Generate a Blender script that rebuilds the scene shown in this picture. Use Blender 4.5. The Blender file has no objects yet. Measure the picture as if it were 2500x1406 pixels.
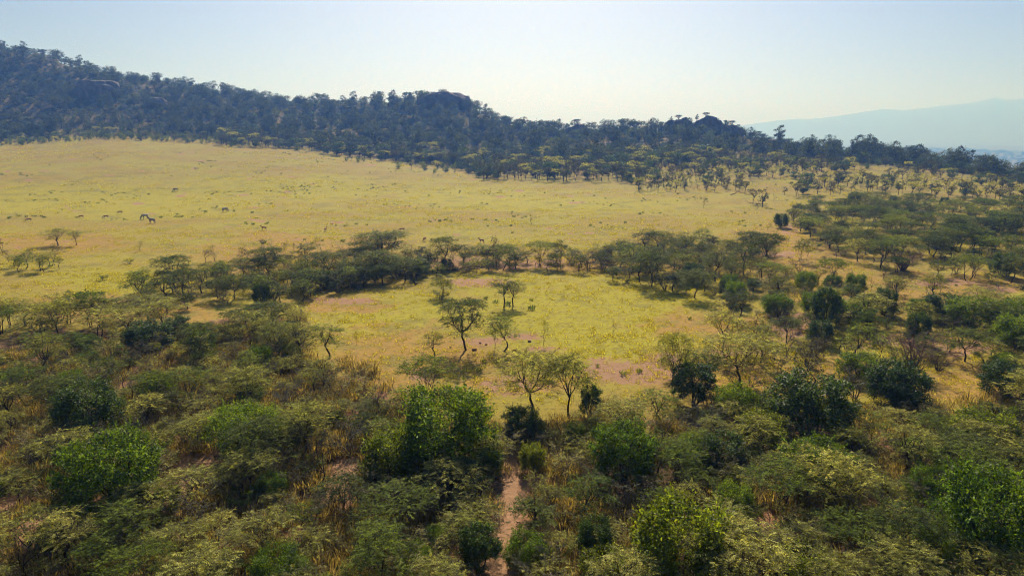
import bpy, bmesh, math, random
import numpy as np
from mathutils import Vector, Matrix

scene = bpy.context.scene
COL = scene.collection
RAD = math.radians

# ------------------------------------------------------------------ camera
CAM_H = 22.0
PITCH = RAD(12.94)
FPX = 2500 * 24.0 / 36.0
cam_data = bpy.data.cameras.new('camera')
cam = bpy.data.objects.new('camera', cam_data)
COL.objects.link(cam)
cam_data.lens = 24.0
cam_data.sensor_width = 36.0
cam_data.clip_start = 0.5
cam_data.clip_end = 60000
cam.location = (0, 0, CAM_H)
cam.rotation_euler = (math.pi / 2 - PITCH, 0, 0)
scene.camera = cam

# ------------------------------------------------------------------ sky and sun
SUN_EL, SUN_AZ = RAD(37), RAD(1.0)          # azimuth measured from +Y towards +X
world = bpy.data.worlds.new('World')
scene.world = world
world.use_nodes = True
wn = world.node_tree.nodes
wn.clear()
sky = wn.new('ShaderNodeTexSky')
sky.sky_type = 'NISHITA'
sky.sun_disc = False
sky.sun_elevation = SUN_EL
sky.sun_rotation = SUN_AZ
sky.altitude = 1700
sky.air_density = 0.5
sky.dust_density = 6.5
sky.ozone_density = 1.5
bg = wn.new('ShaderNodeBackground')
bg.inputs['Strength'].default_value = 0.056
wo = wn.new('ShaderNodeOutputWorld')
world.node_tree.links.new(sky.outputs[0], bg.inputs[0])
world.node_tree.links.new(bg.outputs[0], wo.inputs[0])

sun_data = bpy.data.lights.new('sun', 'SUN')
sun_data.energy = 5.0
sun_data.angle = RAD(0.6)
sun_data.color = (1.0, 0.90, 0.92)
sun = bpy.data.objects.new('sun', sun_data)
COL.objects.link(sun)
sd = Vector((math.sin(SUN_AZ) * math.cos(SUN_EL), math.cos(SUN_AZ) * math.cos(SUN_EL), math.sin(SUN_EL)))
sun.rotation_euler = sd.to_track_quat('Z', 'Y').to_euler()
sun.location = (0, 0, 300)

scene.view_settings.view_transform = 'Standard'
scene.view_settings.look = 'None'
scene.view_settings.exposure = 0.4
scene.view_settings.gamma = 1.0
scene.view_settings.use_curve_mapping = False
cy = scene.cycles
cy.max_bounces = 4
cy.diffuse_bounces = 2
cy.glossy_bounces = 2
cy.transmission_bounces = 3
cy.transparent_max_bounces = 4
cy.volume_bounces = 0
cy.caustics_reflective = False
cy.caustics_refractive = False
cy.use_adaptive_sampling = True
cy.adaptive_threshold = 0.025
cy.filter_width = 1.0
cy.denoising_prefilter = 'FAST'
HAZE_DENSITY = 0.00046
HAZE_COLOR = (0.13, 0.33, 0.98)
HAZE_FORWARD = 0.35
HAZE_ABSORB = 0.88

# ------------------------------------------------------------------ noise and terrain
def vnoise(x, y, seed=0):
    xi = np.floor(x).astype(np.int64); yi = np.floor(y).astype(np.int64)
    xf = x - xi; yf = y - yi
    xf = xf * xf * (3 - 2 * xf); yf = yf * yf * (3 - 2 * yf)
    def h(a, b):
        n = (a * 374761393 + b * 668265263 + seed * 982451653) & 0x7fffffff
        n = ((n ^ (n >> 13)) * 1274126177) & 0x7fffffff
        n = n ^ (n >> 16)
        return (n & 0xffff) / 65535.0
    a = h(xi, yi); b = h(xi + 1, yi); c = h(xi, yi + 1); d = h(xi + 1, yi + 1)
    return (a * (1 - xf) + b * xf) * (1 - yf) + (c * (1 - xf) + d * xf) * yf

def fbm(x, y, oct=4, seed=0):
    s = np.zeros(np.shape(x)); a = 0.5; f = 1.0
    for k in range(oct):
        s = s + a * vnoise(x * f, y * f, seed + k * 17)
        a *= 0.5; f *= 2.03
    return s / (1 - 0.5 ** oct)

def slope_of_row(v):
    return math.tan(math.atan((703 - v) / FPX) - PITCH)

def polar_of(u, v, y):
    s = slope_of_row(v)
    t = (u - 1250) / FPX * (math.cos(PITCH) - math.sin(PITCH) * s)
    az = math.atan(t)
    return az, y / math.cos(az), CAM_H + y * s

# hill surveyed along three lines: its foot, a terrace half way up, its crest (column, row, forward distance in m)
FOOT = [(-700, 372, 480), (-300, 352, 480), (0, 345, 480), (250, 325, 490), (500, 335, 480), (700, 350, 450), (850, 375, 420), (1000, 395, 400),
        (1130, 410, 380), (1300, 405, 380), (1450, 400, 370), (1650, 385, 390), (1750, 382, 385), (1900, 390, 370), (2050, 395, 360),
        (2250, 410, 340), (2400, 428, 315), (2500, 442, 300), (2900, 480, 270), (3300, 500, 250)]
TERR = [(-700, 250, 560), (-300, 240, 560), (0, 235, 560), (250, 245, 565), (500, 270, 560), (700, 290, 540), (850, 302, 520), (1000, 312, 500),
        (1130, 328, 480), (1220, 342, 460), (1300, 352, 450), (1450, 357, 440), (1650, 355, 440), (1750, 353, 440), (1900, 370, 420),
        (2050, 384, 400), (2250, 402, 370), (2400, 421, 340), (2500, 436, 320), (2900, 476, 290), (3300, 497, 265)]
CREST = [(-700, 90, 640), (-300, 100, 640), (0, 118, 640), (120, 130, 640), (250, 172, 640), (400, 200, 640), (500, 216, 640), (700, 241, 620),
         (850, 254, 600), (930, 250, 590), (1000, 242, 580), (1060, 236, 570), (1110, 243, 565), (1160, 268, 555), (1220, 303, 540), (1300, 316, 530), (1450, 322, 510), (1600, 322, 500),
         (1700, 318, 500), (1780, 326, 490), (1900, 354, 470), (2050, 373, 440), (2250, 396, 400), (2400, 416, 370), (2500, 431, 340),
         (2900, 474, 310), (3300, 495, 280)]
AZT = np.linspace(-math.pi, math.pi, 3601)
def table(rows):
    p = np.array([polar_of(*r) for r in rows])
    r = np.interp(AZT, p[:, 0], p[:, 1]); z = np.interp(AZT, p[:, 0], p[:, 2])
    k = np.exp(-0.5 * (np.arange(-12, 13) / 5.0) ** 2); k /= k.sum()
    return np.convolve(np.pad(r, 12, 'edge'), k, 'valid'), np.convolve(np.pad(z, 12, 'edge'), k, 'valid')
T_FOOT, T_TERR, T_CREST = table(FOOT), table(TERR), table(CREST)
VALLEY = -128.0

def hill_lines(az):
    return [(np.interp(az, AZT, t[0]), np.interp(az, AZT, t[1])) for t in (T_FOOT, T_TERR, T_CREST)]

def tz(x, y):
    x = np.asarray(x, float); y = np.asarray(y, float)
    az = np.arctan2(x, y); r = np.hypot(x, y)
    (rf, zf), (rt, zt), (rc, zc) = hill_lines(az)
    r0 = np.minimum(rf - 60, 265.0)
    R = [np.zeros_like(r), r0, rf, rt, rc, rc + 70, rc + 300, rc + 900, np.full_like(r, 60000.0)]
    Z = [np.zeros_like(r), np.zeros_like(r), zf, zt, zc, zc - 14, zc * 0.3 - 60, np.full_like(r, VALLEY), np.full_like(r, VALLEY)]
    out = np.zeros_like(r)
    for d in (-0.03, -0.015, 0, 0.015, 0.03):
        q = r * (1 + d); zq = np.zeros_like(r)
        for i in range(len(R) - 1):
            m = (q >= R[i]) & (q < R[i + 1])
            tt = (q - R[i]) / np.maximum(R[i + 1] - R[i], 1e-6)
            zq = np.where(m, Z[i] * (1 - tt) + Z[i + 1] * tt, zq)
        out += zq / 5
    hill = np.clip((r - rf) / np.maximum(rt - rf, 1), 0, 1)
    out += (fbm(x * 0.03, y * 0.03, 3, 5) - 0.5) * 0.9 * np.clip(r / 60, 0, 1)
    out += (fbm(x * 0.35, y * 0.35, 3, 9) - 0.5) * 0.14
    out += (fbm(x * 0.02, y * 0.02, 4, 31) - 0.5) * 9.0 * hill * np.clip((rc + 400 - r) / 300, 0, 1)
    out += (fbm(x * 0.001, y * 0.001, 3, 41) - 0.5) * 60.0 * np.clip((r - rc - 600) / 1200, 0, 1)
    return out

def project(x, y, z):
    dz = z - CAM_H
    d = y * math.cos(PITCH) - dz * math.sin(PITCH)
    d = np.where(np.abs(d) < 1e-3, 1e-3, d)
    return 1250 + FPX * x / d, 703 - FPX * (y * math.sin(PITCH) + dz * math.cos(PITCH)) / d, d

def ground_point(u, v):
    """the spot of ground seen at a place of the survey photograph"""
    dx = (u - 1250) / FPX; q = (703 - v) / FPX
    dy = math.cos(PITCH) + q * math.sin(PITCH); dzz = -math.sin(PITCH) + q * math.cos(PITCH)
    s = np.geomspace(8, 3000, 2500)
    h = CAM_H + dzz * s - tz(dx * s, dy * s)
    k = int(np.argmax(h < 0))
    if h[k] >= 0: k = len(s) - 1
    if k > 0:
        a = h[k - 1] / (h[k - 1] - h[k]) if h[k - 1] != h[k] else 0
        sk = s[k - 1] + (s[k] - s[k - 1]) * a
    else: sk = s[0]
    x, y = dx * sk, dy * sk
    return x, y, float(tz(np.array([x]), np.array([y]))[0]), sk

def in_poly(u, v, poly):
    inside = np.zeros(np.shape(u), bool)
    n = len(poly)
    for i in range(n):
        x1, y1 = poly[i]; x2, y2 = poly[(i + 1) % n]
        c = ((y1 > v) != (y2 > v)) & (u < (x2 - x1) * (v - y1) / ((y2 - y1) if y2 != y1 else 1e-9) + x1)
        inside ^= c
    return inside

# ------------------------------------------------------------------ materials
def new_mat(name):
    m = bpy.data.materials.new(name); m.use_nodes = True
    m.node_tree.nodes.clear()
    return m, m.node_tree.nodes, m.node_tree.links

def mixc(N, L, fac, a, b, mode='MIX'):
    n = N.new('ShaderNodeMix'); n.data_type = 'RGBA'; n.blend_type = mode
    for i, val in ((0, fac), (6, a), (7, b)):
        if hasattr(val, 'links'): L.new(val, n.inputs[i])
        elif i == 0: n.inputs[0].default_value = val
        else: n.inputs[i].default_value = (*val, 1)
    return n.outputs[2]

def noise(N, L, vec, scale, detail=3, rough=0.55):
    n = N.new('ShaderNodeTexNoise'); n.inputs['Scale'].default_value = scale
    n.inputs['Detail'].default_value = detail; n.inputs['Roughness'].default_value = rough
    L.new(vec, n.inputs['Vector'])
    return n.outputs[0]

def ramp(N, L, v, lo, hi):
    n = N.new('ShaderNodeMapRange'); n.interpolation_type = 'SMOOTHSTEP'
    n.inputs[1].default_value = lo; n.inputs[2].default_value = hi
    L.new(v, n.inputs[0]); return n.outputs[0]

def mth(N, L, op, a, b=None):
    n = N.new('ShaderNodeMath'); n.operation = op
    for i, val in enumerate((a, b)):
        if val is None: continue
        if hasattr(val, 'links'): L.new(val, n.inputs[i])
        else: n.inputs[i].default_value = val
    return n.outputs[0]

def leaf_mat(name, c1, c2, trans=0.45, rough=0.6, spec=0.08, patch=0.6):
    """leaf with light passing through; colour drifts from plant to plant and from spray to spray"""
    m, N, L = new_mat(name)
    oi = N.new('ShaderNodeObjectInfo'); tc = N.new('ShaderNodeTexCoord')
    geo = N.new('ShaderNodeNewGeometry')
    nz = noise(N, L, tc.outputs['Object'], patch, 3)
    f = mth(N, L, 'ADD', mth(N, L, 'MULTIPLY', oi.outputs['Random'], 0.6), mth(N, L, 'MULTIPLY', ramp(N, L, nz, 0.35, 0.65), 0.4))
    col = mixc(N, L, f, c1, c2)
    ta = N.new('ShaderNodeAttribute'); ta.attribute_name = 'tone'
    rnd = mth(N, L, 'ADD', mth(N, L, 'MULTIPLY', geo.outputs['Random Per Island'], 0.4), mth(N, L, 'ADD', mth(N, L, 'MULTIPLY', mth(N, L, 'POWER', ta.outputs['Fac'], 2.2), 2.1), 0.45))
    hsv = N.new('ShaderNodeHueSaturation'); L.new(col, hsv.inputs['Color']); L.new(rnd, hsv.inputs['Value'])
    col = hsv.outputs[0]
    p = N.new('ShaderNodeBsdfPrincipled'); L.new(col, p.inputs['Base Color'])
    p.inputs['Roughness'].default_value = rough
    p.inputs['Specular IOR Level'].default_value = spec
    t = N.new('ShaderNodeBsdfTranslucent')
    tcol = mixc(N, L, 1.0, col, (1.3, 1.2, 0.35), 'MULTIPLY'); L.new(tcol, t.inputs['Color'])
    mx = N.new('ShaderNodeMixShader'); mx.inputs[0].default_value = trans
    L.new(p.outputs[0], mx.inputs[1]); L.new(t.outputs[0], mx.inputs[2])
    o = N.new('ShaderNodeOutputMaterial'); L.new(mx.outputs[0], o.inputs[0])
    return m

def bark_mat(name, c1, c2, rough=0.9):
    m, N, L = new_mat(name)
    tc = N.new('ShaderNodeTexCoord')
    nz = noise(N, L, tc.outputs['Object'], 9.0, 4)
    col = mixc(N, L, nz, c1, c2)
    p = N.new('ShaderNodeBsdfPrincipled'); L.new(col, p.inputs['Base Color']); p.inputs['Roughness'].default_value = rough
    p.inputs['Specular IOR Level'].default_value = 0.2
    o = N.new('ShaderNodeOutputMaterial'); L.new(p.outputs[0], o.inputs[0])
    return m

M = {}
M['acacia'] = leaf_mat('acacia_leaf', (0.12, 0.15, 0.042), (0.38, 0.38, 0.125), 0.5)
M['acacia_green'] = leaf_mat('acacia_green_leaf', (0.055, 0.10, 0.018), (0.18, 0.22, 0.045), 0.5)
M['acacia_belt'] = leaf_mat('acacia_belt_leaf', (0.03, 0.06, 0.016), (0.13, 0.16, 0.04), 0.45)
M['evergreen'] = leaf_mat('evergreen_leaf', (0.05, 0.105, 0.012), (0.15, 0.22, 0.018), 0.5, 0.5, 0.2)
M['evergreen_dark'] = leaf_mat('dark_evergreen_leaf', (0.028, 0.065, 0.018), (0.075, 0.12, 0.03), 0.38, 0.5, 0.2)
M['evergreen_bright'] = leaf_mat('bright_leaf', (0.10, 0.15, 0.018), (0.16, 0.19, 0.02), 0.55, 0.5, 0.2)
M['thorn'] = leaf_mat('thorn_leaf', (0.12, 0.13, 0.055), (0.28, 0.265, 0.125), 0.45)
M['hill_leaf'] = leaf_mat('hill_leaf', (0.012, 0.026, 0.01), (0.085, 0.11, 0.028), 0.38, patch=0.22)
M['scrub_leaf'] = leaf_mat('scrub_leaf', (0.035, 0.042, 0.02), (0.09, 0.088, 0.04), 0.3)
M['forb'] = leaf_mat('forb_leaf', (0.09, 0.14, 0.03), (0.14, 0.17, 0.05), 0.4)
M['grass_green'] = leaf_mat('grass_blade', (0.31, 0.30, 0.045), (0.39, 0.35, 0.06), 0.45, 0.6)
M['grass_dry'] = leaf_mat('dry_grass_blade', (0.20, 0.165, 0.08), (0.30, 0.245, 0.13), 0.4, 0.6)
M['grass_hill'] = leaf_mat('hill_grass_blade', (0.08, 0.09, 0.035), (0.22, 0.18, 0.08), 0.35, 0.6)
M['bark'] = bark_mat('bark', (0.03, 0.02, 0.014), (0.07, 0.05, 0.038))
M['bark_grey'] = bark_mat('grey_bark', (0.10, 0.085, 0.075), (0.22, 0.19, 0.17))
M['twig'] = bark_mat('twig', (0.06, 0.04, 0.03), (0.11, 0.08, 0.065))
M['deadwood'] = bark_mat('dead_wood', (0.16, 0.12, 0.09), (0.30, 0.25, 0.2))
M['termite'] = bark_mat('termite_earth', (0.16, 0.09, 0.06), (0.28, 0.16, 0.10))

def tag(o, label=None, cat=None, group=None, kind=None):
    if label: o['label'] = label
    if cat: o['category'] = cat
    if group: o['group'] = group
    if kind: o['kind'] = kind
    return o

def mesh_from(name, V, F, mats, mat_idx=None, smooth=False):
    me = bpy.data.meshes.new(name)
    V = np.asarray(V, np.float32); F = np.asarray(F, np.int32)
    n = F.shape[1]
    me.vertices.add(len(V)); me.vertices.foreach_set('co', V.ravel())
    me.loops.add(F.size); me.loops.foreach_set('vertex_index', F.ravel())
    me.polygons.add(len(F)); me.polygons.foreach_set('loop_start', np.arange(0, F.size, n, dtype=np.int32))
    for m in mats: me.materials.append(m)
    if mat_idx is not None: me.polygons.foreach_set('material_index', np.asarray(mat_idx, np.int32))
    me.update(calc_edges=True)
    if smooth: me.polygons.foreach_set('use_smooth', np.ones(len(F), bool))
    return me

# ------------------------------------------------------------------ ground: one sheet out to the horizon
az_front = np.linspace(RAD(-58), RAD(58), 640)
az_back = np.linspace(RAD(58), RAD(302), 62)[1:-1]
AZ = np.concatenate([az_front, az_back])
RR = np.concatenate([np.geomspace(3, 700, 520), np.geomspace(700, 26000, 70)[1:]])
ga, gr = np.meshgrid(AZ, RR)
gx = gr * np.sin(ga); gy = gr * np.cos(ga); gz = tz(gx, gy)
nr, na = ga.shape
V = np.stack([gx, gy, gz], -1).reshape(-1, 3)
I = np.arange(nr * na).reshape(nr, na)
J = np.roll(I, -1, axis=1)
F = np.stack([I[:-1], I[1:], J[1:], J[:-1]], -1).reshape(-1, 4)[:, ::-1]
V = np.vstack([V, [[0, 0, float(tz(np.array([0.]), np.array([1.]))[0])]]])
c = len(V) - 1
ring = np.stack([np.full(na, c), J[0], I[0], I[0]], -1)
# close the middle with thin quads made of a doubled centre
V = np.vstack([V, [V[c] + [0.01, 0, 0]]])
gu, gv, gd = project(V[:, 0], V[:, 1], V[:, 2])
gu = np.where(V[:, 1] > 5, gu, -9999)
r_all = np.hypot(V[:, 0], V[:, 1]); az_all = np.arctan2(V[:, 0], V[:, 1])

CLEARING = [(740, 752), (900, 716), (1060, 692), (1250, 668), (1400, 682), (1600, 724), (1740, 752), (1830, 820), (1720, 870), (1620, 910), (1450, 930),
            (1250, 945), (1010, 945), (960, 892), (850, 862), (735, 835)]
SOIL = [(1250, 1150, 20, 60), (1250, 1220, 22, 60), (1240, 1300, 26, 60), (1215, 1390, 32, 70), (842, 1132, 36, 44), (825, 1180, 32, 32), (480, 1135, 60, 44), (405, 1195, 60, 34),
        (1540, 905, 120, 26), (1600, 880, 60, 18), (1240, 938, 75, 22), (1030, 915, 40, 20), (1285, 822, 50, 9), (1320, 853, 60, 10), (1180, 833, 60, 12),
        (2420, 716, 55, 18), (2300, 690, 70, 10), (1905, 622, 70, 8), (1130, 642, 110, 12), (1350, 640, 90, 8), (1165, 690, 70, 9), (830, 734, 90, 7), (1790, 855, 60, 12),
        (1200, 652, 150, 6), (1925, 560, 25, 12), (2350, 850, 80, 20), (120, 1270, 90, 30), (1930, 800, 60, 40), (2200, 830, 120, 20), (640, 585, 0, 0),
        (600, 880, 60, 20), (320, 1230, 40, 18), (60, 1240, 60, 20), (1010, 1180, 30, 20), (1860, 1300, 60, 20)]
rng0 = np.random.default_rng(4)
for k in range(110):                      # trampled scrapes on the plain
    u0 = rng0.uniform(0, 1900); v0 = 365 + 240 * rng0.random() ** 1.2
    if u0 < 1500 - (v0 - 380) * 0.0:
        SOIL.append((u0, v0, rng0.uniform(4, 18), rng0.uniform(1.2, 2.6)))
wob = fbm(V[:, 0] * 0.25, V[:, 1] * 0.25, 3, 3) - 0.5
wob2 = fbm(V[:, 0] * 0.9, V[:, 1] * 0.9, 3, 13) - 0.5
soil = np.zeros(len(V))
for (u0, v0, a, b) in SOIL:
    if a <= 0: continue
    d = np.hypot((gu - u0) / a, (gv - v0) / b) + wob * 1.1 + wob2 * 0.7
    soil = np.maximum(soil, np.clip(1.6 - d * 1.1, 0, 1))
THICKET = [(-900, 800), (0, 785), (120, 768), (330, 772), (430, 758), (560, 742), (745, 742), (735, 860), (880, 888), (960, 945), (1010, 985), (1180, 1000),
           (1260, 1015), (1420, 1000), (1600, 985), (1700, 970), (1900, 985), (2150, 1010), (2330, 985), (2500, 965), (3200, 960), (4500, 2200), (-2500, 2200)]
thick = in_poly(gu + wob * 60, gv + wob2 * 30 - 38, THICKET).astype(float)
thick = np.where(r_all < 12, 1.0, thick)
dry = np.zeros(len(V))
for (u0, v0, a, b) in [(1000, 880, 260, 90), (300, 760, 260, 45), (1950, 640, 160, 60), (2200, 700, 380, 50), (2350, 930, 200, 60), (750, 610, 300, 40), (1750, 790, 200, 40),
                       (1900, 930, 330, 60), (1450, 640, 500, 30), (150, 590, 200, 25), (650, 575, 100, 12), (830, 745, 160, 22), (1250, 930, 200, 25), (600, 650, 120, 30), (1900, 600, 140, 60)]:
    d = np.hypot((gu - u0) / a, (gv - v0) / b) + wob * 0.9
    dry = np.maximum(dry, np.clip(1.5 - d, 0, 1))
lush = np.zeros(len(V))
for (u0, v0, a, b) in [(1450, 770, 380, 110), (250, 490, 420, 40), (280, 690, 160, 40), (1150, 480, 200, 25), (700, 460, 300, 30), (1000, 780, 200, 60), (2330, 930, 90, 30), (1350, 500, 300, 20)]:
    d = np.hypot((gu - u0) / a, (gv - v0) / b) + wob * 0.8
    lush = np.maximum(lush, np.clip(1.6 - d, 0, 1))
(rf_, _), (rt_, _), (rc_, _) = hill_lines(az_all)
hillm = np.clip((r_all - rf_ + 25) / 50, 0, 1)
F = np.vstack([F, np.stack([np.full(na, c), I[0], J[0], np.full(na, c + 1)], -1)[:, ::-1]])
gme = mesh_from('ground', V, F, [], smooth=True)
colattr = gme.color_attributes.new('cover', 'FLOAT_COLOR', 'POINT')
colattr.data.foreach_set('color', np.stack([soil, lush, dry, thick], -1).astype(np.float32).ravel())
ha = gme.attributes.new('hill', 'FLOAT', 'POINT'); ha.data.foreach_set('value', hillm.astype(np.float32))
m, N, L = new_mat('savanna_ground')
tc = N.new('ShaderNodeTexCoord'); P = tc.outputs['Object']
at = N.new('ShaderNodeAttribute'); at.attribute_name = 'cover'
sp = N.new('ShaderNodeSeparateColor'); L.new(at.outputs['Color'], sp.inputs[0])
ah = N.new('ShaderNodeAttribute'); ah.attribute_name = 'hill'
n1 = noise(N, L, P, 0.045, 4); n2 = noise(N, L, P, 0.35, 4, 0.6); n3 = noise(N, L, P, 2.2, 4, 0.65); n4 = noise(N, L, P, 0.012, 3)
base = mixc(N, L, ramp(N, L, n1, 0.35, 0.65), (0.33, 0.25, 0.05), (0.35, 0.32, 0.042))
fl = mth(N, L, 'ADD', sp.outputs[1], mth(N, L, 'MULTIPLY', mth(N, L, 'SUBTRACT', n2, 0.5), 1.3))
col = mixc(N, L, ramp(N, L, fl, 0.25, 0.95), base, (0.375, 0.345, 0.03))
fd = mth(N, L, 'ADD', sp.outputs[2], mth(N, L, 'MULTIPLY', mth(N, L, 'SUBTRACT', n2, 0.5), 1.6))
col = mixc(N, L, ramp(N, L, fd, 0.3, 1.0), col, (0.38, 0.245, 0.06))
n5 = noise(N, L, P, 0.13, 5, 0.65)
col = mixc(N, L, mth(N, L, 'MULTIPLY', ramp(N, L, n5, 0.5, 0.66), 0.7), col, (0.215, 0.205, 0.045))
col = mixc(N, L, mth(N, L, 'MULTIPLY', ramp(N, L, n5, 0.46, 0.32), 0.45), col, (0.37, 0.26, 0.07))
n6 = noise(N, L, P, 0.8, 4, 0.7)
col = mixc(N, L, mth(N, L, 'MULTIPLY', ramp(N, L, n6, 0.53, 0.68), 0.55), col, (0.19, 0.165, 0.045))
col = mixc(N, L, ramp(N, L, n3, 0.52, 0.72), col, (0.16, 0.125, 0.035))
col = mixc(N, L, mth(N, L, 'MULTIPLY', ramp(N, L, n2, 0.54, 0.70), 0.35), col, (0.25, 0.20, 0.06))
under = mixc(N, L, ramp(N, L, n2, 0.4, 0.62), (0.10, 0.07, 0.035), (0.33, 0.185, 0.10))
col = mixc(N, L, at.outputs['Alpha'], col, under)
hillc = mixc(N, L, ramp(N, L, n1, 0.45, 0.62), (0.065, 0.075, 0.038), (0.26, 0.21, 0.12))
col = mixc(N, L, ah.outputs['Fac'], col, hillc)
fs = mth(N, L, 'ADD', sp.outputs[0], mth(N, L, 'MULTIPLY', mth(N, L, 'SUBTRACT', n3, 0.5), 2.4))
soilc = mixc(N, L, n3, (0.27, 0.15, 0.075), (0.44, 0.285, 0.165))
col = mixc(N, L, ramp(N, L, fs, 0.35, 0.75), col, soilc)
p = N.new('ShaderNodeBsdfPrincipled'); L.new(col, p.inputs['Base Color']); p.inputs['Roughness'].default_value = 0.95
p.inputs['Specular IOR Level'].default_value = 0.1
b = N.new('ShaderNodeBump'); b.inputs['Strength'].default_value = 0.9; b.inputs['Distance'].default_value = 0.12
hh = mth(N, L, 'ADD', n3, mth(N, L, 'MULTIPLY', noise(N, L, P, 7.0, 3), 0.5)); L.new(hh, b.inputs['Height']); L.new(b.outputs[0], p.inputs['Normal'])
o = N.new('ShaderNodeOutputMaterial'); L.new(p.outputs[0], o.inputs[0])
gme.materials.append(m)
ground = bpy.data.objects.new('ground', gme); COL.objects.link(ground)
tag(ground, 'golden green savanna grassland with reddish bare soil rising to a wooded hill', 'ground', kind='structure')

# ------------------------------------------------------------------ far mountain across the valley
mu = [1500, 1780, 1840, 1900, 2000, 2060, 2150, 2200, 2300, 2370, 2420, 2450, 2500, 2700, 3000, 3400]
mv = [330, 312, 302, 293, 290, 281, 266, 268, 258, 250, 240, 245, 242, 236, 240, 250]
MY = 11000.0
xs = np.linspace(1400, 3500, 170)
rows = np.interp(xs, mu, mv) + (fbm(xs * 0.02, xs * 0 + 2, 4, 77) - 0.5) * 5
crest = np.array([CAM_H + MY * slope_of_row(v) for v in rows])
wx = (xs - 1250) / FPX * 0.975 * MY
prof = [(-2600, 0.0), (-1900, 0.14), (-1300, 0.32), (-700, 0.62), (-250, 0.9), (0, 1.0), (400, 0.85), (1500, 0.3), (2500, 0.0)]
V = []
for j, (dy, fr) in enumerate(prof):
    for i in range(len(xs)):
        nzv = (fbm(np.array([wx[i] * 0.002]), np.array([dy * 0.002]), 4, 91)[0] - 0.5) * 120 * math.sin(math.pi * min(fr, 0.5)) * (1 if fr < 0.99 else 0)
        V.append((wx[i] * (1 + dy / MY), MY + dy, -135 + (crest[i] + 135) * fr + nzv))
n = len(xs)
F = [(j * n + i, j * n + i + 1, (j + 1) * n + i + 1, (j + 1) * n + i) for j in range(len(prof) - 1) for i in range(n - 1)]
m, N, L = new_mat('mountain_slope')
tc = N.new('ShaderNodeTexCoord')
col = mixc(N, L, noise(N, L, tc.outputs['Object'], 0.004, 5), (0.07, 0.09, 0.04), (0.16, 0.15, 0.08))
p = N.new('ShaderNodeBsdfPrincipled'); L.new(col, p.inputs['Base Color']); p.inputs['Roughness'].default_value = 1
o = N.new('ShaderNodeOutputMaterial'); L.new(p.outputs[0], o.inputs[0])
mt = bpy.data.objects.new('mountain', mesh_from('mountain', V, F, [m], smooth=True)); COL.objects.link(mt)
tag(mt, 'long pale blue mountain ridge across the hazy valley', 'mountain', kind='structure')

# ------------------------------------------------------------------ plant building blocks
class Wood:
    def __init__(s): s.V = []; s.F = []; s.n = 0
    def tube(s, pts, rad, sides=5):
        pts = np.asarray(pts, float); k = len(pts)
        tan = np.gradient(pts, axis=0); tan /= np.linalg.norm(tan, axis=1)[:, None] + 1e-9
        ref = np.where(np.abs(tan[:, 2:3]) > 0.85, [[1., 0, 0]], [[0, 0, 1.]])
        a = np.cross(tan, ref); a /= np.linalg.norm(a, axis=1)[:, None] + 1e-9
        b = np.cross(tan, a)
        th = np.arange(sides) * 2 * math.pi / sides
        ring = pts[:, None] + (a[:, None] * np.cos(th)[None, :, None] + b[:, None] * np.sin(th)[None, :, None]) * np.asarray(rad)[:, None, None]
        s.V.append(ring.reshape(-1, 3))
        for j in range(k - 1):
            for i in range(sides):
                i2 = (i + 1) % sides
                s.F.append((s.n + j * sides + i, s.n + j * sides + i2, s.n + (j + 1) * sides + i2, s.n + (j + 1) * sides + i))
        s.n += k * sides
    def mesh(s, name, mat): return mesh_from(name, np.vstack(s.V), s.F, [mat], smooth=True)

def curve(a, b, rng, bend=0.15, n=5, up=0.0):
    a = np.asarray(a, float); b = np.asarray(b, float)
    t = np.linspace(0, 1, n)[:, None]
    d = np.linalg.norm(b - a)
    off = rng.normal(0, 1, 3) * bend * d
    off[2] += up * d
    w = rng.normal(0, 1, (n, 3)) * bend * d * 0.22 * np.sin(math.pi * t)
    return a * (1 - t) + b * t + off * np.sin(math.pi * t) + w

def unit(v): return v / (np.linalg.norm(v, axis=-1, keepdims=True) + 1e-9)

def leaf_quads(cen, dirn, nrm, ln, wd):
    """rhombic leaves: root, side, tip, side"""
    d = unit(dirn); s = unit(np.cross(nrm, d))
    ln = np.asarray(ln)[:, None]; wd = np.asarray(wd)[:, None]
    lift = unit(nrm) * ln * 0.06
    Vq = np.stack([cen - d * ln * 0.5, cen + s * wd * 0.5 + lift, cen + d * ln * 0.5, cen - s * wd * 0.5 + lift], 1)
    return Vq.reshape(-1, 3)

def leaf_mesh(name, Vq, mat, grp=1):
    """leaves as one crown; leaves of one spray (grp in a row) share a tone"""
    Vq = np.vstack(Vq); n = len(Vq) // 4
    me = mesh_from(name, Vq, np.arange(len(Vq)).reshape(-1, 4), [mat])
    t = np.repeat(np.random.default_rng(n).random(n // grp + 1), grp)[:n]
    me.attributes.new('tone', 'FLOAT', 'FACE').data.foreach_set('value', t.astype(np.float32))
    return me

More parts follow.
